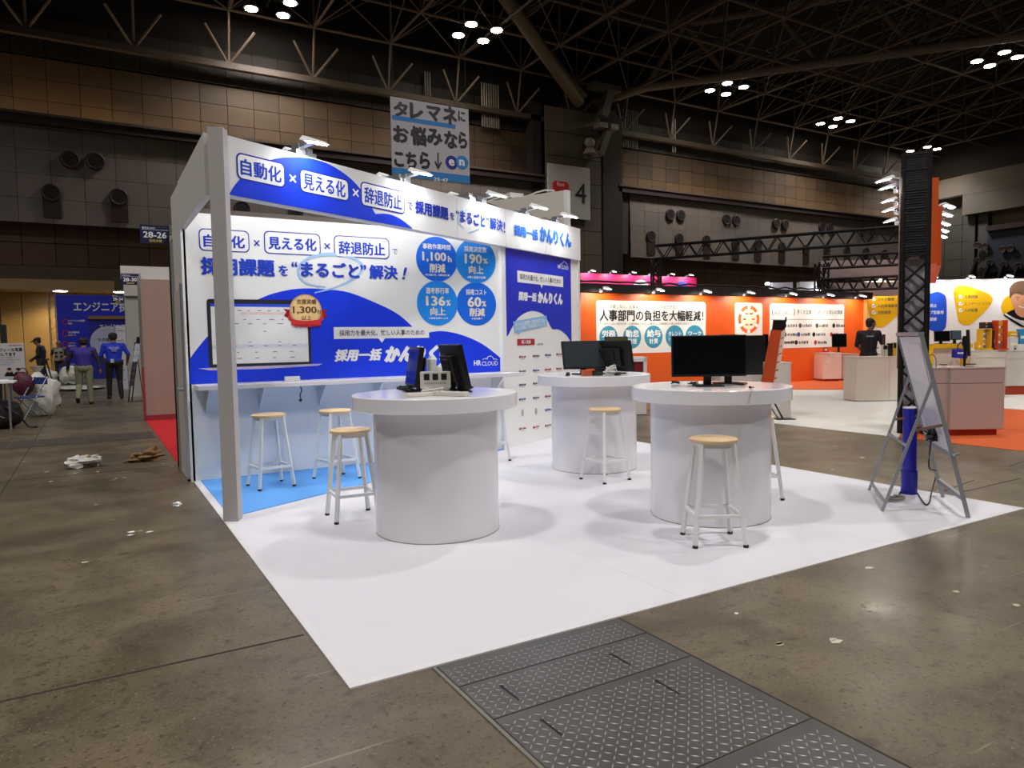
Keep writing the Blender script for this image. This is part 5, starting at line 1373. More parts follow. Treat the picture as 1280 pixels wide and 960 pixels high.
b = MB(BLACK); p_, q2_ = fr.uv(985, 396), fr.uv(968, 500); b.bar(fr.P(*p_, -.08), fr.P(q2_[0], q2_[1], -.08), .02); b.bar(fr.P(q2_[0], q2_[1], -.08), fr.P(fr.uv(983, 523)[0], .01, -.15), .02); b.bar(fr.P(q2_[0] - .1, q2_[1], -.1), fr.P(fr.uv(976, 523)[0], .01, -.1), .015); b.obj('pole', t, local=False)
b = MB(BLACK); b.fbox(fr, fr.uv(972, 523)[0], .006, fr.uv(995, 523)[0], .02, -.25, 0); b.obj('base', t, local=False)
t2 = fr.uv(968, 400); b = MB(BLACK); b.slab(fr, [fr.uv(966, 414), fr.uv(979, 414), fr.uv(984.5, 400), fr.uv(968, 400)], -.06, -.02); b.obj('black_header', t, local=False)
# acrylic stands with cables on the white counter
for i, (x, y0, l) in enumerate(((936, 422, 'clear acrylic stand holding cables on the white counter'), (947, 420, 'slim white post beside the acrylic stand'))):
    fr = FRD(12.3); a, zb = fr.uv(x, 453.5); zt3 = fr.uv(x, y0)[1]; t = thing('display_stand', l, 'stand', tuple(fr.P(a, zb, 0)))
    b = MB(mat('b9b7ae', .3, var=.1)); b.fbox(fr, a - (.045 if i == 0 else .02), zb, a + (.045 if i == 0 else .02), zt3, -.05, -.03); b.obj('post', t, local=False)
    b = MB(CABLEB); b.tube([fr.P(a + .05 * sin(k * 1.7), zb + .02 + k * .022, -.0) for k in range(9)], .006, 5); b.obj('cable', t, local=False)
fr = FRD(21.2); p = fr.P(*fr.uv(1031.5, 440)); t = thing('card_reader', 'small red card device on the white counter by the orange wall', 'device', tuple(p), -YAW)
b = MB(RED); b.box(-.06, -.05, 0, .06, .05, .14); b.obj('body', t, bevel=.01); b = MB(WHITE); b.box(-.03, -.056, .04, .03, -.05, .1); b.obj('card', t)
cable('cable', 'white cable looping down the small white counter by the orange wall', [fr.P(*fr.uv(x, y), .04) for x, y in ((1037, 439), (1038.5, 445), (1036, 451), (1031, 452.5))], .012, CABLEW)
fr = FRD(12.7); p = fr.P(*fr.uv(775, 446.3), -.1); t = thing('card_reader', 'red card device marked 2 behind the back drum table', 'device', tuple(p), -YAW)
b = MB(RED); b.box(-.05, -.04, 0, .05, .04, .13); b.obj('body', t, bevel=.01); b = MB(WHITE); b.ptext(fr, '2', 774, 441.5, 776.5, 444.5, -.055, WHITE, .03); b.obj('lettering', t, local=False)
# devices on the cream counter near the man
for i, (x0, y0, x1, l, hm) in enumerate(((1105, 418, 1107, 'thin black upright phone stand on the cream counter', '151515'), (1103.5, 431, 1110, 'white payment terminal on the cream counter', 'c9c5bd'), (1110.5, 429, 1116, 'black box on the cream counter behind the tower', '191919'), (1116.5, 428, 1121, 'yellow card holder on the cream counter', 'd8b022'))):
    fr = FRD(14.75); a0, z0 = fr.uv(x0, 445.2); a1, z1 = fr.uv(x1, y0); t = thing('counter_device', l, 'device', tuple(fr.P((a0 + a1) / 2, z0)))
    b = MB(mat(hm, .5)); b.fbox(fr, a0, z0, a1, z1, -.08, 0); b.obj('body', t, local=False, bevel=.006)
    b = MB(BLACK); b.fbox(fr, a0 + .01, z0 + (z1 - z0) * .6, a1 - .01, z1 - .01, 0, .003); b.obj('display', t, local=False)
cable('cable', 'thin black cable curling left of the payment terminal', [FRD(14.6).P(*FRD(14.6).uv(x, y), -.1) for x, y in ((1103, 443), (1098, 441), (1097.5, 437), (1102, 434))], .008)

# ================================================================== HANGING BANNER
FBN = Frame((0, 22.0), 0)
a0 = FBN.uv(489, 170)[0]; a1 = FBN.uv(586.5, 185)[0]; zt = FBN.uv(537, 128.5)[1]; zb = FBN.uv(540, 224.5)[1]
bn = thing('hanging_banner', 'white banner with black brush lettering hanging from the roof over the booth', 'banner', tuple(FBN.P((a0 + a1) / 2, zb)))
b = MB(mat('c3c0c8', .7, var=.02)); b.fbox(FBN, a0, zb, a1, zt, -.02, 0); b.obj('cloth', bn, local=False)
b = MB(mat('2f86cc', .6)); zs = FBN.uv(540, 214.5)[1]; b.fbox(FBN, a0, zb, a1, zs, .0, .006); b.obj('blue_band', bn, local=False); b = MB(mat('2f86cc', .6))
c0, c1 = FBN.uv(490, 150)[0], FBN.uv(569, 150)[0]; zz = FBN.uv(530, 152.5)[1]; b.fbox(FBN, c0, zz - .07, c1, zz + .07, .0, .006); b.obj('underline', bn, local=False)
b = MB(BLACK)
for s_, x0, y0, x1, y1, bo in (('タ', 491.5, 127, 510, 146, .03), ('レ', 512, 129, 529, 149, .03), ('マ', 533, 133, 551, 151.5, .03), ('ネ', 553.5, 133, 571, 156, .03), ('に', 572.5, 139, 581.5, 152, .02),
                           ('お', 491, 157, 511, 178.5, .03), ('悩', 513, 158, 533, 182.5, .03), ('み', 533, 161, 553, 182, .03), ('な', 555, 164, 572, 186, .03), ('ら', 573, 165, 584, 186, .03),
                           ('こ', 492.5, 190, 505, 208.5, .03), ('ち', 507, 190, 521, 211, .03), ('ら', 524.5, 190, 537.5, 211.5, .03), ('↓', 543, 191, 552, 212.5, .01)):
    b.ptext(FBN, s_, x0, y0, x1, y1, .012, BLACK, bo * 1.9)
b.obj('lettering', bn, local=False)
for x, hm in ((564.5, '141a90'), (577.5, '2f86cc')):
    a, z = FBN.uv(x, 203.2); r_ = FBN.uv(x + 7.6, 203.2)[0] - a; b = MB(mat(hm, .5)); b.slab(FBN, ell(a, z, r_, r_, 32), .006 if x < 570 else .009, .011 if x < 570 else .014); b.obj('logo_disc', bn, local=False)
b = MB(WINK); b.ptext(FBN, 'e', 560.5, 199, 568, 207.5, .018, WINK, .05); b.ptext(FBN, 'n', 573.5, 199.5, 580.5, 207.5, .018, WINK, .05); b.ptext(FBN, '29-47', 542, 222.5, 560, 227, .012, WINK, .02); b.obj('lettering', bn, local=False)
b = MB(mat('2a2a2a', .5))
for a in (a0 + .1, a1 - .1): b.tube([FBN.P(a, zt, 0), FBN.P(a, 19.95, 0)], .008, 5)
tag(b.obj('wire', bn, local=False), kind='stuff')

# ================================================================== THE LEFT SIDE OF THE HALL
NV = mat('14144a', .5, var=.03, name='aisle_sign_navy'); YT = mat('e4cf3c', .5)


def aisle_sign(label, y, x0, y0, x1, y1, num, rows=True):
    fr = Frame((0, y), 0); xm, ym = (x0 + x1) / 2, (y0 + y1) / 2
    a0, a1 = fr.uv(x0, ym)[0], fr.uv(x1, ym)[0]; zt, zb = fr.uv(xm, y0)[1], fr.uv(xm, y1)[1]
    t = thing('aisle_sign', label, 'sign', tuple(fr.P((a0 + a1) / 2, zb)), 0, 'aisle number signs on the left')
    b = MB(NV); b.fbox(fr, a0, zb, a1, zt, -.015, 0); b.obj('board', t, local=False)
    W = x1 - x0; H = y1 - y0; b = MB(WINK, YT)
    b.ptext(fr, num, x0 + W * .1, y0 + H * .36, x1 - W * .12, y0 + H * .70, .003, WINK, .03)
    b.ptext(fr, '展示会 EXPO', x0 + W * .06, y0 + H * .09, x0 + W * .5, y0 + H * .2, .003, WINK, .02)
    b.ptext(fr, '採用支援', x0 + W * .3, y0 + H * .78, x0 + W * .72, y0 + H * .93, .003, YT, .02)
    b.fbox(fr, a0 + .02, zb + (zt - zb) * .74, a1 - .02, zb + (zt - zb) * .755, 0, .003, WINK); b.obj('lettering', t, local=False)
    b = MB(SILVER); b.fbox(fr, a1 - .01, 0, a1 + .03, zt + .01, -.03, .01); b.obj('pole', t, local=False)
    return t


aisle_sign('navy aisle sign reading 28-26 on its pole beside the grey side wall', 8.95, 175, 281.5, 213, 304.5, '28-26')
aisle_sign('navy aisle sign reading 28-30 in front of the white partition', 14.86, 151.5, 342, 174, 356, '28-30')
aisle_sign('small navy aisle sign reading 28-34 over the blue banner', 23.6, 139.5, 368, 155.5, 379, '28-34')
# neighbour booth partitions
PB = mat('a08a7f', .6, var=.03)
t = thing('partition_wall', 'pinkish beige booth partition standing on the red carpet', 'partition', (2, 14.9, 0))
fr = Frame((0, 14.82), 0); a0 = .80
b = MB(PB); b.box(a0, 14.82, .05, 3.6, 14.9, 2.62); b.obj('panel', t, local=False)
b = MB(SILVER); b.box(a0 - .04, 14.80, 0, a0, 14.92, 2.66); b.obj('post', t, local=False)
b = MB(mat('8c2a30', .6)); b.box(a0, 14.80, 0, 3.6, 14.82, .10); b.box(a0 - .04, 14.78, 0, a0, 14.8, 1.0); b.obj('base_strip', t, local=False)
b = MB(mat('cfcbc8', .5)); b.box(a0 - .3, 14.9, 2.62, 3.6, 15.0, 2.86); b.obj('header', t, local=False)
mb = MB(mat('c4121a', .85, var=.05, scale=10)); mb.box(.80, 8.95, 0, 3.6, 14.80, .006); tag(mb.obj('carpet'), 'bright red carpet of the neighbouring booth on the left', 'carpet')
t = thing('booth_edge', 'black gap strips and pale pole behind the grey side wall', 'pole', (.79, 8.75, 0))
b = MB(BLACKM); b.box(.80, 8.68, 0, .84, 8.74, 2.55); b.obj('pole', t, local=False); b = MB(mat('a49c94', .5)); b.box(.79, 8.78, 0, .85, 8.84, 2.6); b.obj('strip', t, local=False); b = MB(BLACKM); b.box(.78, 8.87, 0, .82, 8.91, 2.62); b.obj('pole', t, local=False)  # black strips stand in for the dark gap beside the pale pole
b = MB(mat('6a5f58', .6)); b.box(.86, 8.66, 0, 4.3, 8.72, 2.9); tag(b.obj('partition_wall'), 'dark rear partition directly behind the illuminated back wall', 'partition')
WP = mat('a9a7a0', .6, var=.03)
t = thing('partition_wall', 'pale grey partition wall behind the 28-30 sign with a rack in front', 'partition', (1.3, 22, 0))
fr = Frame((0, 22.3), 0); b = MB(WP); b.fbox(fr, fr.uv(157, 400)[0], 0, 3.6, fr.uv(165, 370)[1], -.1, 0); b.obj('panel', t, local=False)
b = MB(mat('bdbab2', .5)); b.fbox(fr, fr.uv(154.5, 360)[0], fr.uv(165, 370)[1], 3.6, fr.uv(165, 345)[1], -.1, .1); b.obj('header', t, local=False)
t = thing('partition_wall', 'white lit partition panel beside the blue banner', 'partition', (.6, 26, 0))
fr = Frame((0, 26.5), 0); b = MB(mat('c9c9d4', .6)); b.fbox(fr, fr.uv(146, 450)[0], 0, fr.uv(160, 450)[0], fr.uv(150, 407)[1], -.1, 0); b.obj('panel', t, local=False)
b = MB(SILVER); b.fbox(fr, fr.uv(145.5, 450)[0], 0, fr.uv(146.2, 450)[0], fr.uv(150, 406)[1], -.1, .02); b.obj('post', t, local=False)
b = MB(mat('6d6d74', .6))
for k in range(6): z = .3 + k * .32; b.fbox(fr, fr.uv(148, 450)[0], z, fr.uv(156, 450)[0], z + .02, .0, .004)
tag(b.obj('printed_line', t, local=False), kind='stuff')
# big blue banner wall
FBL = Frame((0, 38.5), 0); BBL = mat('1f2bc8', .6, var=.04, name='banner_blue')
t = thing('banner_wall', 'big blue banner wall with white lettering behind the walking people', 'banner wall', (1.0, 38.5, 0))
a0, a1 = FBL.uv(72, 420)[0], FBL.uv(160, 420)[0]; zt = FBL.uv(115, 369)[1]
b = MB(BBL); b.fbox(FBL, a0, .0, a1, zt, -.2, 0); b.obj('cloth', t, local=False)
b = MB(WINK, RED); b.ptext(FBL, 'エンジニア採用', 91.5, 377, 170, 390, .02, WINK, .03)
for k, (y, s1, s2) in enumerate(((402.5, 'ハイクラス人材募集', '特化'), (417, '求人原稿作成', 'サポート'), (430.5, 'スカウト', '選考代行'), (443, '多職種対応', ''), (457, 'オンライン', ''))):
    a, z = FBL.uv(82, y); b.ring(FBL, ell(a, z, .13, .15, 16), ell(a, z, .09, .11, 16), .02, RED)
    b.ptext(FBL, s1, 85.5, y - 3, 85.5 + len(s1) * 2.3, y - .2, .02, WINK, .02)
    if s2: b.ptext(FBL, s2, 85.5, y + .6, 85.5 + len(s2) * 2.4, y + 3.4, .02, WINK, .02)
b.obj('lettering', t, local=False)
FBI = Frame((0, 36.5), 0)
t = thing('inner_banner', 'darker blue inner booth panel with a big pale circle', 'banner wall', (1.6, 36.5, 0))
a0, a1 = FBI.uv(112, 430)[0], FBI.uv(160, 430)[0]; zt = FBI.uv(130, 399)[1]
b = MB(mat('1b2299', .6)); b.fbox(FBI, a0, 0, a1, zt, -.15, 0); b.obj('cloth', t, local=False); b = MB(mat('8f6f3a', .6)); b.fbox(FBI, a0, zt, a1, zt + .14, -.2, .1); b.obj('top_bar', t, local=False)
b = MB(WINK, mat('b9bfe0', .6), NV); c_, z_ = FBI.uv(136, 428); b.slab(FBI, ell(c_, z_, .72, .72, 32), 0, .01, b.mats[1]); b.ptext(FBI, 'エンジニア', 124, 405.5, 157, 411, .02, WINK, .02); b.ptext(FBI, 'マネ採用', 121.5, 422.5, 142, 427, .02, NV, .02); b.obj('lettering', t, local=False)
t = thing('light_truss', 'thin silver lattice mast left of the big blue banner', 'truss', tuple(Frame((0, 39), 0).P(Frame((0, 39), 0).uv(68.5, 450)[0], 0)))
b = MB(mat('8a8270', .4, metal=.5)); c_ = Frame((0, 39), 0).uv(68.5, 450)[0]
for dx in (-.13, .13): b.cyl((c_ + dx, 39, 0), (c_ + dx, 39, 4.4), .02, n=6)
for k in range(18): s_ = 1 if k % 2 else -1; b.cyl((c_ - .13 * s_, 39, k * .24), (c_ + .13 * s_, 39, k * .24 + .24), .012, n=5)
tag(b.obj('lattice', t, local=False), kind='stuff')

# ---- rack, table, chair, bags, ladder
rp = G(166, 503)
t = thing('brochure_rack', 'tall folding leaflet rack leaning by the pale partition', 'rack', (rp.x, rp.y, 0))
fr = Frame((0, rp.y), 0)
P_ = lambda x, y, d=0: fr.P(*fr.uv(x, y), d)
b = MB(BLACKM); b.bar(P_(160.5, 501, .15), P_(169, 428, 0), .02); b.bar(P_(164.5, 501, .15), P_(173, 428, 0), .02); b.bar(P_(180, 500, -.3), P_(171, 440, 0), .015); b.bar(P_(159, 502, .15), P_(181, 501.5, -.2), .015); b.obj('frame', t, local=False)
for k in range(7):
    y1 = 482 - k * 7.5; x = 162.5 + k * 1.15
    b = MB(mat(('1d1f2a' if k < 4 else 'a7b0b8'), .4, var=.4, scale=25)); b.add([P_(x - 1.8, y1, .16 - k * .02), P_(x + 4.5, y1, .16 - k * .02), P_(x + 5.8, y1 - 7, .14 - k * .02), P_(x - .6, y1 - 7, .14 - k * .02)], [(0, 1, 2, 3)])
    v_ = [P_(x - 1.8, y1, .13 - k * .02), P_(x + 4.5, y1, .13 - k * .02), P_(x + 5.8, y1 - 7, .11 - k * .02), P_(x - .6, y1 - 7, .11 - k * .02)]; b.add(v_, [(3, 2, 1, 0)]); b.obj('leaflet', t, local=False)
b = MB(BLACK); b.slab(fr, px_poly(fr, [(170, 429), (176.5, 429), (177, 421), (171, 421)]), -.03, .03); b.obj('header', t, local=False)

tx = G(2, 548)
t = thing('folding_table', 'white folding table at the left edge of the photo', 'table', (tx.x - .3, tx.y + .5, 0))
x1_ = G(17, 540, 0).x + .02; ty = 14.6; zt = Frame((0, ty), 0).uv(8, 477)[1]
b = MB(WHITE); b.box(x1_ - 1.5, ty, zt - .03, x1_, ty + .6, zt); b.obj('table_top', t, local=False)
for dx in (-1.4, -.08):
    for dy in (.06, .54): b = MB(SILVER); b.bar((x1_ + dx, ty + dy, 0), (x1_ + dx, ty + dy, zt - .03), .03); b.obj('leg', t, local=False)
t = thing('paper_stack', 'loose white papers on the folding table', 'papers', (x1_ - .2, ty + .2, zt)); b = MB(PAPER); b.obox((x1_ - .25, ty + .25, zt + .012), (.3, .22, .02), Matrix.Rotation(.3, 3, 'Z')); b.obj('sheet', t, local=False); b = MB(PAPER); b.obox((x1_ - .5, ty + .3, zt + .008), (.3, .22, .012), Matrix.Rotation(-.3, 3, 'Z')); b.obj('sheet', t, local=False)
# sign board on easel
FS_ = Frame((0, 17.3), 0)
t = thing('notice_board', 'white notice board with black lettering and two small portraits', 'notice board', tuple(FS_.P(FS_.uv(12, 470)[0], 0)))
a0, a1 = FS_.uv(-14, 450)[0], FS_.uv(31, 450)[0]; zt, zb = FS_.uv(15, 429)[1], FS_.uv(15, 475)[1]
b = MB(mat('b9b7ba', .5)); b.fbox(FS_, a0, zb, a1, zt, -.02, 0); b.obj('board', t, local=False); b = MB(BLACKM); b.fbox(FS_, a0 + .3, 0, a0 + .33, zb, -.05, -.02); b.fbox(FS_, a1 - .3, 0, a1 - .27, zb, -.05, -.02); b.obj('easel', t, local=False)
b = MB(BLACK, RED, GR, SK)
b.ptext(FS_, 'プロフィール写真', -11, 435, 28, 439.5, .005, BLACK, .03); b.ptext(FS_, '撮影してます', -9, 440.5, 20, 445, .005, BLACK, .03); b.ptext(FS_, '無料撮影受付中', 11, 430.8, 27, 432.3, .005, RED, .01)
for k, (y, x1) in enumerate(((447, 22), (450, 25), (453, 18), (456, 14))): b.ptext(FS_, '当日その場でデータをお渡しします', -10, y - 1, x1, y + .7, .005, GR, .0)
for x in (12, 23):
    a, z = FS_.uv(x, 467.5); b.slab(FS_, [(a - .085, z - .04), (a + .085, z - .04), (a + .05, z + .04), (a - .05, z + .04)], .0, .006, BLACK); b.slab(FS_, ell(a, z + .07, .033, .042, 14), .002, .008, SK); b.slab(FS_, ell(a, z + .10, .036, .024, 12), .004, .010, BLACK)
b.obj('lettering', t, local=False)

# folding chair
cp = G(38, 524)
t = thing('folding_chair', 'blue and chrome folding chair standing before the big plastic bag', 'chair', (cp.x, cp.y, 0), radians(35))
CH = mat('8d93a0', .25, metal=.8)
b = MB(mat('27407e', .5)); b.box(-.19, -.18, .42, .19, .18, .45); b.obj('seat', t, bevel=.01)
b = MB(mat('27407e', .5)); b.bar((.24, -.19, .74), (.24, .19, .74), .03, .14); b.obj('backrest', t, bevel=.008)
for sy in (-1, 1):
    b = MB(CH); b.cyl((-.24, sy * .2, .01), (.25, sy * .2, .82), .012, n=8); b.obj('leg', t, smooth=True)
    b = MB(CH); b.cyl((.28, sy * .2, .01), (-.12, sy * .2, .44), .012, n=8); b.obj('leg', t, smooth=True)
b = MB(CH); b.cyl((-.22, -.2, .05), (-.22, .2, .05), .01, n=8); b.cyl((.26, -.2, .05), (.26, .2, .05), .01, n=8); b.obj('rung', t)


def lump(seed, r, amp=.12, nn=18, kk=12, flat=.0):
    """a creased soft body: vertices of a ball pushed in and out"""
    from mathutils import noise
    b = MB(); b.ball((0, 0, 0), r, nn, kk); out = []
    for v in b.v:
        p = V(v); q_ = V((p.x / r[0], p.y / r[1], p.z / r[2])); n_v = noise.noise(q_ * 1.7 + V((seed, seed * 2, 0))) + .6 * noise.noise(q_ * 4.3 + V((0, seed, 3)))
        k = 1 + amp * n_v * 1.6; out.append((p.x * k, p.y * k, max(p.z * k, -r[2] * .92)))
    b.v = out; return b


def soft(name, label, cat, loc, r, m, seed=1, amp=.14, group=None, nn=20, kk=14):
    b = lump(seed, r, amp, nn, kk); b.mats = [m]; o = b.obj(name, smooth=True); o.location = (loc[0], loc[1], loc[2] + r[2] * .92); return tag(o, label, cat, group)


POLY = mat('cfccc4', .25, var=.06, scale=9, bump=.8, name='translucent_plastic')
p = G(47, 523); t = thing('plastic_bag', 'big bulging white plastic bag tied at the top, behind the folding chair', 'bag', (p.x + .05, p.y + .6, 0))
b = lump(4, (.33, .3, .42), .16, 26, 18); b.mats = [POLY]; o = b.obj('sack', t, smooth=True); o.location = (0, 0, .40)
b = MB(POLY); b.lathe([(.20, .70), (.10, .84), (.05, .90), (.10, .97), (.13, 1.02)], 16, (-.05, 0, 0)); b.obj('knot', t, smooth=True)
p = G(12, 536); t = thing('backpack', 'black backpack slumped on the floor at the left edge', 'backpack', (p.x - .15, p.y + .1, 0))
b = lump(9, (.36, .22, .27), .10, 22, 14); b.mats = [mat('120c10', .7, var=.3, bump=.4)]; o = b.obj('body', t, smooth=True); o.location = (0, 0, .248)
b = MB(BLACKM); b.tube([(.1, -.2, .4), (.3, -.25, .25), (.42, -.22, .04), (.5, -.2, .015), (.55, -.15, .015)], .015, 6); b.obj('strap', t); b = MB(mat('8a8a90', .4)); b.tube([(-.1, -.235, .2), (0, -.25, .26), (.1, -.235, .2)], .006, 5); b.obj('zip', t)
p = G(30, 523); t = thing('tote_bag', 'dark bag with a magenta pattern standing on the folding chair', 'bag', (p.x + .02, p.y + .05, .452))
b = lump(12, (.19, .13, .24), .08, 20, 14); m_ = bpy.data.materials.new('magenta_leaf_print'); m_.use_nodes = True; nt = m_.node_tree; vn = N(nt, 'ShaderNodeTexVoronoi'); vn.feature = 'DISTANCE_TO_EDGE'; vn.inputs['Scale'].default_value = 26
tcn = N(nt, 'ShaderNodeTexCoord'); nt.links.new(tcn.outputs['Object'], vn.inputs['Vector']); rr_ = N(nt, 'ShaderNodeValToRGB'); rr_.color_ramp.elements[0].position = .02; rr_.color_ramp.elements[1].position = .05
rr_.color_ramp.elements[0].color = hexc('b0355f') + (1,); rr_.color_ramp.elements[1].color = hexc('1c0d16') + (1,); nt.links.new(vn.outputs[0], rr_.inputs[0]); nt.links.new(rr_.outputs[0], nt.nodes['Principled BSDF'].inputs['Base Color'])
b.mats = [m_]; o = b.obj('body', t, smooth=True); o.location = (0, 0, .221)
b = MB(BLACKM); b.tube([(.0 + .08 * cos(k * pi / 8), 0, .42 + .12 * sin(k * pi / 8)) for k in range(9)], .01, 6); b.obj('handle', t)
# step ladder
p1_, p2_ = G(68, 509), G(78, 507)
t = thing('step_ladder', 'dark step ladder standing behind the big plastic bag', 'ladder', ((p1_.x + p2_.x) / 2 - .22, p1_.y, 0), radians(-10))
DK = mat('1a1413', .5)
for sy in (-1, 1):
    b = MB(DK); b.bar((-.38, sy * .2, 0), (-.04, sy * .15, 1.12), .045, .03); b.obj('leg', t)
    b = MB(DK); b.bar((.22, sy * .2, 0), (.0, sy * .15, 1.12), .04, .03); b.obj('leg', t)
for k in (.25, .5, .75): x = -.38 + .34 * k; b = MB(DK); b.box(x - .05, -.18, 1.12 * k - .012, x + .06, .18, 1.12 * k + .012); b.obj('step', t)
b = MB(DK); b.box(-.13, -.17, 1.10, .06, .17, 1.14); b.obj('top_step', t)
b = MB(DK); b.bar((.17, -.19, .28), (.17, .19, .28), .03); b.obj('rung', t)
# dark stand at the very edge
fr = Frame((0, 19), 0); t = thing('speaker_stand', 'dark slim speaker on a pole at the left edge', 'speaker', tuple(fr.P(fr.uv(3.5, 480)[0], 0)))
b = MB(DK); b.fbox(fr, fr.uv(.5, 420)[0], fr.uv(4, 429)[1], fr.uv(8, 420)[0], fr.uv(4, 406)[1], -.15, .05); b.obj('body', t, local=False); b = MB(DK); b.fbox(fr, fr.uv(1.0, 420)[0], 0, fr.uv(2.6, 420)[0], fr.uv(4, 345)[1], -.06, -.03); b.obj('pole', t, local=False)
# far plastic bags and sheet
for i, (px, py, r, l) in enumerate(((91, 480, (.42, .35, .36), 'white plastic bag heap at the foot of the blue banner, right one'), (57, 481, (.4, .3, .3), 'white plastic bag by the far timber wall, left of the vest man'), (28, 483, (.3, .25, .25), 'small pale bag near the dark ladder in the distance'))):
    p = G(px, py + .5); soft('plastic_bag', l, 'bag', (p.x, p.y, 0), r, POLY, 20 + i, .2, 'white bags by the far wall')
p = G(92, 487); soft('plastic_sheet', 'crumpled clear plastic sheet on the floor behind the walking men', 'plastic sheet', (p.x, p.y, 0), (.8, 1.0, .06), POLY, 31, .3)
# litter
KR = mat('8f6f47', .8, var=.25, scale=12, bump=.5)
p = G(104, 584); soft('litter_bag', 'crumpled transparent plastic with brown paper on the aisle floor', 'litter', (p.x, p.y, 0), (.17, .10, .07), POLY, 41, .45, 'litter in the left aisle')
p = G(113, 583); soft('paper_scrap', 'brown paper poking out of the crumpled plastic', 'litter', (p.x + .02, p.y - .02, 0), (.09, .07, .06), KR, 42, .5, 'litter in the left aisle')
p = G(183, 576); soft('paper_scrap', 'heap of torn brown wrapping paper by the red carpet', 'litter', (p.x, p.y, 0), (.16, .09, .065), KR, 43, .6, 'litter in the left aisle')
p = G(171, 577); soft('paper_scrap', 'flat torn brown paper left of the wrapping paper heap', 'litter', (p.x, p.y, 0), (.12, .07, .02), KR, 44, .5, 'litter in the left aisle')
p = G(222, 633); soft('paper_scrap', 'small crumpled white tissue on the bare floor left of the corner post', 'litter', (p.x, p.y, 0), (.035, .03, .018), PAPER, 45, .5)
SM = [(30, 577), (70, 544), (58, 590), (63, 602), (80, 601), (95, 593), (122, 590), (142, 600), (145, 598), (155, 597), (93, 592), (47, 608), (198, 601), (106, 703), (120, 631), (278 / 2, 650), (165, 665), (163, 669), (175, 664), (187, 665), (215, 583), (204, 580), (1110, 615 + 41), (1078, 572), (1040, 587), (1040, 800), (1045, 802), (975, 806), (1086, 710), (1180, 620), (1241, 665), (1195, 740), (974, 805), (920, 767), (1270, 757)]
rnd = random.Random(11)
for i, (x, y) in enumerate(SM):
    p = G(x, y); s_ = rnd.uniform(.012, .03) * (1 + max(0, (p.y - 6)) * .06)
    if .8 < p.x < 6.25 and 2.7 < p.y < 8.7: continue
    b = MB(mat(rnd.choice(('cfc6b4', 'b8ab92', 'e2dfd8', '9a7f56')), .8)); n_p = 5; ph = rnd.random() * 6
    b.prism([(p.x + s_ * rnd.uniform(.6, 1.5) * cos(ph + k * 2 * pi / n_p), p.y + s_ * rnd.uniform(.4, 1) * sin(ph + k * 2 * pi / n_p)) for k in range(n_p)], .0005, .003)
    tag(b.obj('paper_scrap'), 'tiny flat scrap of paper lying on the bare concrete floor', 'litter', 'tiny paper scraps on the floor')

# ================================================================== PEOPLE
SKIN = mat('8f6248', .55, var=.04, name='skin'); HAIRB = mat('0f0b0a', .6, var=.2)


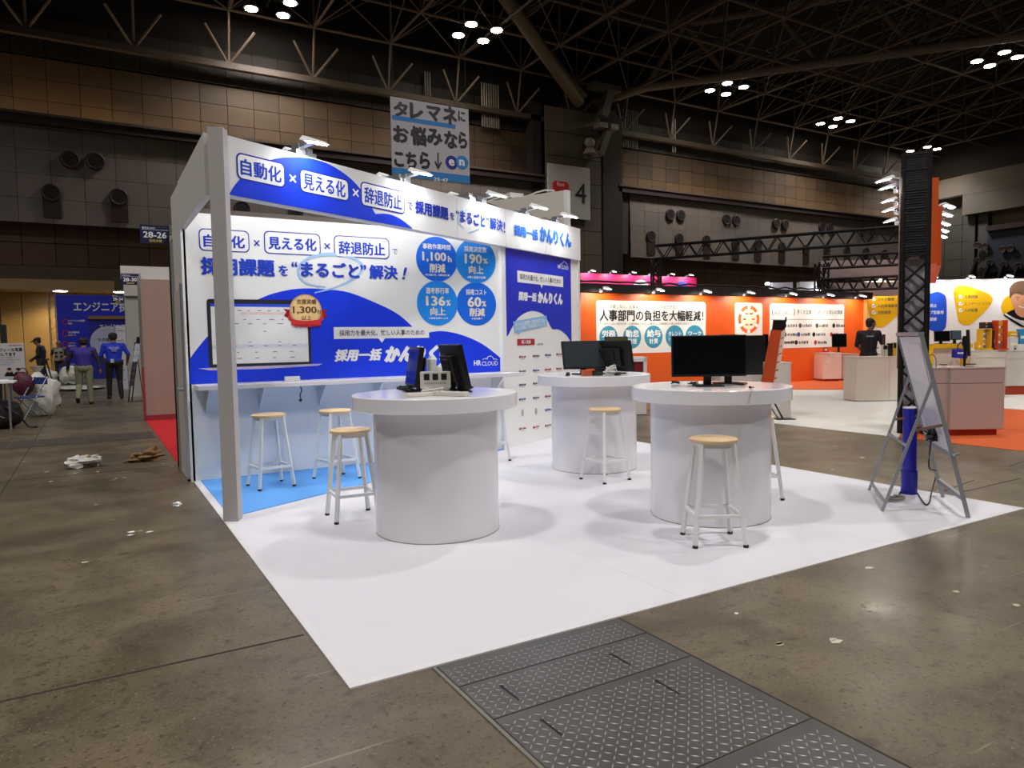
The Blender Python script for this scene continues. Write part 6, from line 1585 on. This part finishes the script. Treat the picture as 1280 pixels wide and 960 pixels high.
def person(label, loc, rz, h, J, cl, hair='short', vox=.0095, extras=None):
    """J: joints in a 1.70 m figure facing +Y. cl: dict shirt, trousers, shoes, sleeve (0 short .. 1 long)"""
    s = h / 1.70
    D = dict(pel=(0, 0, .93), wai=(0, 0, 1.06), che=(0, .0, 1.27), nec=(0, -.01, 1.43), hea=(0, .02, 1.585),
             hl=(-.09, 0, .90), kl=(-.10, .02, .49), al=(-.11, -.02, .08), tl=(-.125, .14, .035), hr=(.09, 0, .90), kr=(.10, .02, .49), ar=(.11, -.02, .08), tr=(.125, .14, .035),
             sl=(-.185, 0, 1.375), el=(-.245, -.03, 1.11), wl=(-.25, .04, .87), sr=(.185, 0, 1.375), er=(.245, -.03, 1.11), wr=(.25, .04, .87))
    D.update(J); D = {k: V(v) for k, v in D.items()}
    SH, TR_, SHO = cl['shirt'], cl['trousers'], cl['shoes']; caps = []

    def cap(p, q_, r0, r1, m, sx=1.0): caps.append((V(p), V(q_), r0, r1, m, sx))
    cap(D['pel'] + V((-.05, 0, 0)), D['pel'] + V((.05, 0, 0)), .125, .125, TR_); cap(D['pel'] + V((-.04, 0, .06)), D['wai'] + V((-.03, 0, 0)), .118, .115, SH); cap(D['pel'] + V((.04, 0, .06)), D['wai'] + V((.03, 0, 0)), .118, .115, SH)
    cap(D['wai'] + V((-.04, 0, 0)), D['che'] + V((-.06, 0, 0)), .115, .125, SH); cap(D['wai'] + V((.04, 0, 0)), D['che'] + V((.06, 0, 0)), .115, .125, SH)
    cap(D['che'] + V((-.05, 0, .02)), D['sl'] + V((.05, 0, -.02)), .11, .075, SH); cap(D['che'] + V((.05, 0, .02)), D['sr'] + V((-.05, 0, -.02)), .11, .075, SH)
    cap(D['sl'], D['sr'], .066, .066, SH); cap(D['che'] + V((0, 0, .08)), D['nec'] + V((0, 0, -.02)), .09, .06, SH)
    cap(D['nec'] + V((0, 0, -.04)), D['hea'] + V((0, -.02, -.05)), .054, .052, SKIN)
    for a in 'lr':
        cap(D['h' + a], D['k' + a], .092, .064, TR_); cap(D['k' + a], D['a' + a], .062, .05, TR_)
        cap(D['a' + a] + V((0, 0, -.01)), D['t' + a], .046, .038, SHO); cap(D['a' + a] + V((0, -.02, -.03)), D['a' + a] + V((0, .02, -.03)), .042, .042, SHO)
        sl_ = cl.get('sleeve', 1); A = D['s' + a]; E_ = D['e' + a]; W_ = D['w' + a]
        cap(A, E_, .062, .046, cl.get('arm', SH) if sl_ > .3 else SH)
        if sl_ < .9: cap(A.lerp(E_, .75), E_, .046, .043, SKIN)
        cap(E_, W_, .043, .030, cl.get('arm', SH) if sl_ > .5 else SKIN)
        d = (W_ - E_).normalized(); side_ = V((1, 0, 0)) - d * d.x; side_.normalize(); nrm = d.cross(side_)
        # palm and five separate fingers, thumb leaving the side of the palm
        pc = W_ + d * .045; cap(W_ + d * .01 - nrm * 0, pc, .026, .030, SKIN); cap(pc - nrm * .022, pc + nrm * .022, .021, .021, SKIN)
        for k, (off, ln) in enumerate(((-.033, .052), (-.011, .064), (.011, .060), (.032, .046))):
            b0 = pc + nrm * off + d * .022; b1 = b0 + d * ln * .55 + side_ * (.006 if a == 'l' else -.006); b2 = b1 + d * ln * .42 + side_ * (.018 if a == 'l' else -.018)
            cap(b0, b1, .0095, .0088, SKIN); cap(b1, b2, .0088, .0078, SKIN)
        th = W_ + d * .02 - nrm * -.03; cap(th, th + nrm * .028 + d * .03, .011, .0095, SKIN); cap(th + nrm * .028 + d * .03, th + nrm * .03 + d * .058, .0095, .008, SKIN)
    hd = D['hea']; Rh = Matrix.Rotation(cl.get('yaw', 0), 3, 'Z') @ Matrix.Rotation(cl.get('nod', 0), 3, 'X')
    H = lambda x, y, z: hd + Rh @ V((x, y, z))
    cap(H(0, -.015, .03), H(0, .01, .03), .086, .084, SKIN); cap(H(0, .015, .0), H(0, .035, -.062), .070, .045, SKIN)
    cap(H(0, .085, .005), H(0, .103, -.022), .011, .014, SKIN)
    for sx in (-1, 1): cap(H(sx * .083, -.005, .012), H(sx * .083, -.01, -.018), .013, .010, SKIN)
    mats = []
    for c in caps:
        if c[4] not in mats: mats.append(c[4])
    b = MB(mats[0])
    for p, q_, r0, r1, m, _ in caps:
        p, q_ = p * s, q_ * s; r0 *= s; r1 *= s
        b.ball(p, r0, 10, 7)
        if (q_ - p).length > 1e-4: b.cyl(p, q_, r0, r1, 10); b.ball(q_, r1, 10, 7)
    tmp = b.obj('tmp'); rm = tmp.modifiers.new('r', 'REMESH'); rm.mode = 'VOXEL'; rm.voxel_size = vox; sm_ = tmp.modifiers.new('s', 'SMOOTH'); sm_.factor = .5; sm_.iterations = 2
    dg = bpy.context.evaluated_depsgraph_get(); me = bpy.data.meshes.new_from_object(tmp.evaluated_get(dg)); bpy.data.objects.remove(tmp)
    me.materials.clear()
    for m in mats: me.materials.append(m)
    nf = len(me.polygons); cen = np.empty(nf * 3); me.polygons.foreach_get('center', cen); cen = cen.reshape(-1, 3)
    best = np.full(nf, 1e9); idx = np.zeros(nf, dtype=np.int32)
    for p, q_, r0, r1, m, _ in caps:
        p = np.array(p) * s; q_ = np.array(q_) * s; d = q_ - p; L2 = max(d @ d, 1e-9); t_ = np.clip((cen - p) @ d / L2, 0, 1)
        dist = np.linalg.norm(cen - (p + t_[:, None] * d), axis=1) - (r0 + (r1 - r0) * t_) * s
        w_ = dist < best - 1e-4; best[w_] = dist[w_]; idx[w_] = mats.index(m)
    me.polygons.foreach_set('material_index', idx); me.shade_smooth(); me.update()
    t = thing('person', label, 'person', loc, rz)
    body = bpy.data.objects.new('body', me); COL.objects.link(body); body.parent = t
    hb = MB(HAIRB if hair != 'bald' else mat('2a2422', .7))
    if hair == 'short':
        hb.ball(H(0, -.028, .05) * s, (.094 * s, .092 * s, .082 * s), 18, 12, rot=Rh); hb.ball(H(0, -.045, .005) * s, (.086 * s, .066 * s, .082 * s), 14, 10, rot=Rh)
    elif hair == 'bald': hb.ball(H(0, -.06, -.01) * s, (.078 * s, .045 * s, .05 * s), 14, 10, rot=Rh)
    elif hair == 'cap': hb.ball(H(0, -.055, .0) * s, (.082 * s, .05 * s, .07 * s), 14, 10, rot=Rh)
    hb.obj('hair', t, smooth=True)
    eb = MB(HAIRB)
    for sx in (-1, 1): eb.ball(H(sx * .031, .0865, .016) * s, (.011 * s, .006 * s, .006 * s), 8, 6, rot=Rh); eb.ball(H(sx * .032, .089, .036) * s, (.017 * s, .005 * s, .003 * s), 8, 4, rot=Rh)
    tag(eb.obj('eye', t), kind='stuff')
    mb_ = MB(mat('6b2f2a', .5)); mb_.ball(H(0, .074, -.048) * s, (.020 * s, .007 * s, .005 * s), 10, 6, rot=Rh); mb_.obj('mouth', t)
    if extras: extras(t, s, H, D, Rh)
    return t


SHOE = mat('17100e', .6); WSH = mat('b9b4aa', .6)


def cap_extra(t, s, H, D, Rh):
    b = MB(mat('1c1210', .7, var=.2)); b.ball(H(0, -.02, .055) * s, (.105 * s, .112 * s, .065 * s), 20, 12, rot=Rh @ Matrix.Rotation(-.15, 3, 'X')); b.ball(H(0, .09, .05) * s, (.085 * s, .085 * s, .012 * s), 18, 8, rot=Rh @ Matrix.Rotation(-.2, 3, 'X')); b.obj('flat_cap', t, smooth=True)
    b = MB(mat('a8a6a0', .6)); b.ball(D['wai'] * s + V((0, 0, -.03)), (.155 * s, .125 * s, .03 * s), 20, 8); b.obj('waist_shirt', t, smooth=True)


def vest_extra(t, s, H, D, Rh):
    b = MB(mat('8a8578', .7, var=.1)); b.lathe([(.15 * s, .92 * s), (.155 * s, 1.1 * s), (.16 * s, 1.28 * s), (.12 * s, 1.38 * s), (.09 * s, 1.40 * s), (.10 * s, 1.34 * s)], 24)
    b.v = [(x * 1.18, y * .95, z) for x, y, z in b.v]; b.obj('vest', t, smooth=True)
    b = MB(BLACK)
    for z in (1.05, 1.2): b.box(-.13 * s, .135 * s, z * s, -.04 * s, .155 * s, (z + .07) * s); b.box(.04 * s, .135 * s, z * s, .13 * s, .155 * s, (z + .07) * s)
    tag(b.obj('pocket', t), kind='stuff')


def crew_extra(t, s, H, D, Rh):
    b = MB(mat('c9ccd8', .6)); fr_ = Frame((0, -.137 * s), 0)
    for y, w_ in ((1.33, .20), (1.305, .22), (1.28, .16), (1.255, .10), (1.23, .12)):
        n_ = int(w_ / .02)
        for k in range(n_): a = -w_ / 2 + k * .02; b.box(a * s, -.146 * s, (y - .006) * s, (a + .014) * s, -.136 * s, (y + .006) * s)
    tag(b.obj('back_print', t), kind='stuff')
    b = MB(mat('b9bdb8', .5)); b.box(-.085 * s, -.165 * s, .93 * s, -.015 * s, -.13 * s, 1.03 * s); b.obj('pouch', t, bevel=.008)
    b = MB(BLACK); b.ball(V((.15, -.03, .93)) * s, (.04 * s, .06 * s, .07 * s), 10, 8); b.obj('tool_pouch', t)
    b = MB(mat('3f62d8', .6)); b.lathe([(.062 * s, 1.43 * s), (.066 * s, 1.455 * s)], 16); b.obj('collar', t)


p = G(145, 498.5)
person('person in a bright blue polo shirt and black trousers walking away', (p.x, p.y, 0), radians(4), 1.76,
       dict(hl=(-.09, 0, .90), al=(-.12, .06, .08), tl=(-.13, .22, .035), kl=(-.11, .05, .49), ar=(.11, -.06, .08), tr=(.12, .08, .03), el=(-.25, .03, 1.12), wl=(-.20, .18, 1.02), er=(.29, -.01, 1.14), wr=(.28, .12, .95), nec=(0, .01, 1.42), hea=(0, .045, 1.575)),
       dict(shirt=mat('1836c8', .7, var=.05), trousers=mat('0f0d10', .7), shoes=SHOE, sleeve=.2, nod=-.15), extras=crew_extra).scale = (1.13, 1.1, 1)
p = G(107, 506)
person('person in a purple jacket and khaki trousers walking away, one heel lifted', (p.x, p.y, 0), radians(-3), 1.64,
       dict(kl=(-.10, .08, .50), al=(-.12, -.22, .20), tl=(-.125, -.12, .08), kr=(.10, .02, .49), ar=(.10, .05, .08), tr=(.115, .2, .035), el=(-.27, .0, 1.13), wl=(-.30, .05, .88), er=(.28, -.05, 1.12), wr=(.31, -.10, .88), nec=(.01, .03, 1.41), hea=(.02, .08, 1.55)),
       dict(shirt=mat('3a2a90', .7, var=.08), arm=mat('171230', .7), trousers=mat('7d8066', .8, var=.08), shoes=SHOE, sleeve=1, nod=-.2)).scale = (1.16, 1.12, 1)
p = G(54, 491)
person('person in a flat cap and dark navy clothes standing sideways', (p.x, p.y, 0), radians(78), 1.74,
       dict(el=(-.22, .02, 1.13), wl=(-.14, .20, 1.02), er=(.22, .02, 1.13), wr=(.12, .22, 1.04), nec=(0, .04, 1.42), hea=(0, .09, 1.555)),
       dict(shirt=mat('121a26', .7), trousers=mat('151a40', .7), shoes=SHOE, sleeve=.6, nod=-.35), hair='cap', extras=cap_extra)
p = G(76, 479.5)
person('grey-haired person in a beige vest and dark trousers walking towards the viewer', (p.x, p.y, 0), radians(175), 1.66,
       dict(kl=(-.12, .12, .50), al=(-.15, .02, .12), tl=(-.16, .17, .1), ar=(.1, -.05, .08), el=(-.24, .05, 1.1), wl=(-.14, .2, 1.0), er=(.27, .0, 1.12), wr=(.25, .18, .98)),
       dict(shirt=mat('6e695e', .7), arm=mat('15131a', .7), trousers=mat('1a1214', .7), shoes=SHOE, sleeve=.4), hair='bald', extras=vest_extra)
p = G(-7, 515)
person('person in dark clothes standing by the notice board, cut off by the left edge', (p.x, p.y, 0), radians(200), 1.72, {}, dict(shirt=mat('0e0b0d', .7), trousers=mat('0e0c10', .7), shoes=SHOE))
fr = FRD(15.7); q_ = fr.P(fr.uv(1086, 420)[0], 0)


def mark_extra(t, s, H, D, Rh):
    b = MB(mat('b9b9c9', .6))
    for k in range(7): b.box((-.07 + k * .02) * s, -.142 * s, 1.30 * s, (-.056 + k * .02) * s, -.128 * s, 1.322 * s)
    tag(b.obj('back_print', t), kind='stuff')


person('person in a black polo shirt leaning on the cream counter, head turned right', (q_.x, q_.y, 0), -YAW - radians(14), 1.74,
       dict(er=(.27, .0, 1.14), wr=(.30, -.10, 1.0), el=(-.23, .05, 1.12), wl=(-.1, .2, 1.0), nec=(.02, .01, 1.43), hea=(.05, .03, 1.57)),
       dict(shirt=mat('120c1a', .7), trousers=mat('0f0d10', .7), shoes=SHOE, sleeve=.2, yaw=radians(-70)), extras=mark_extra)
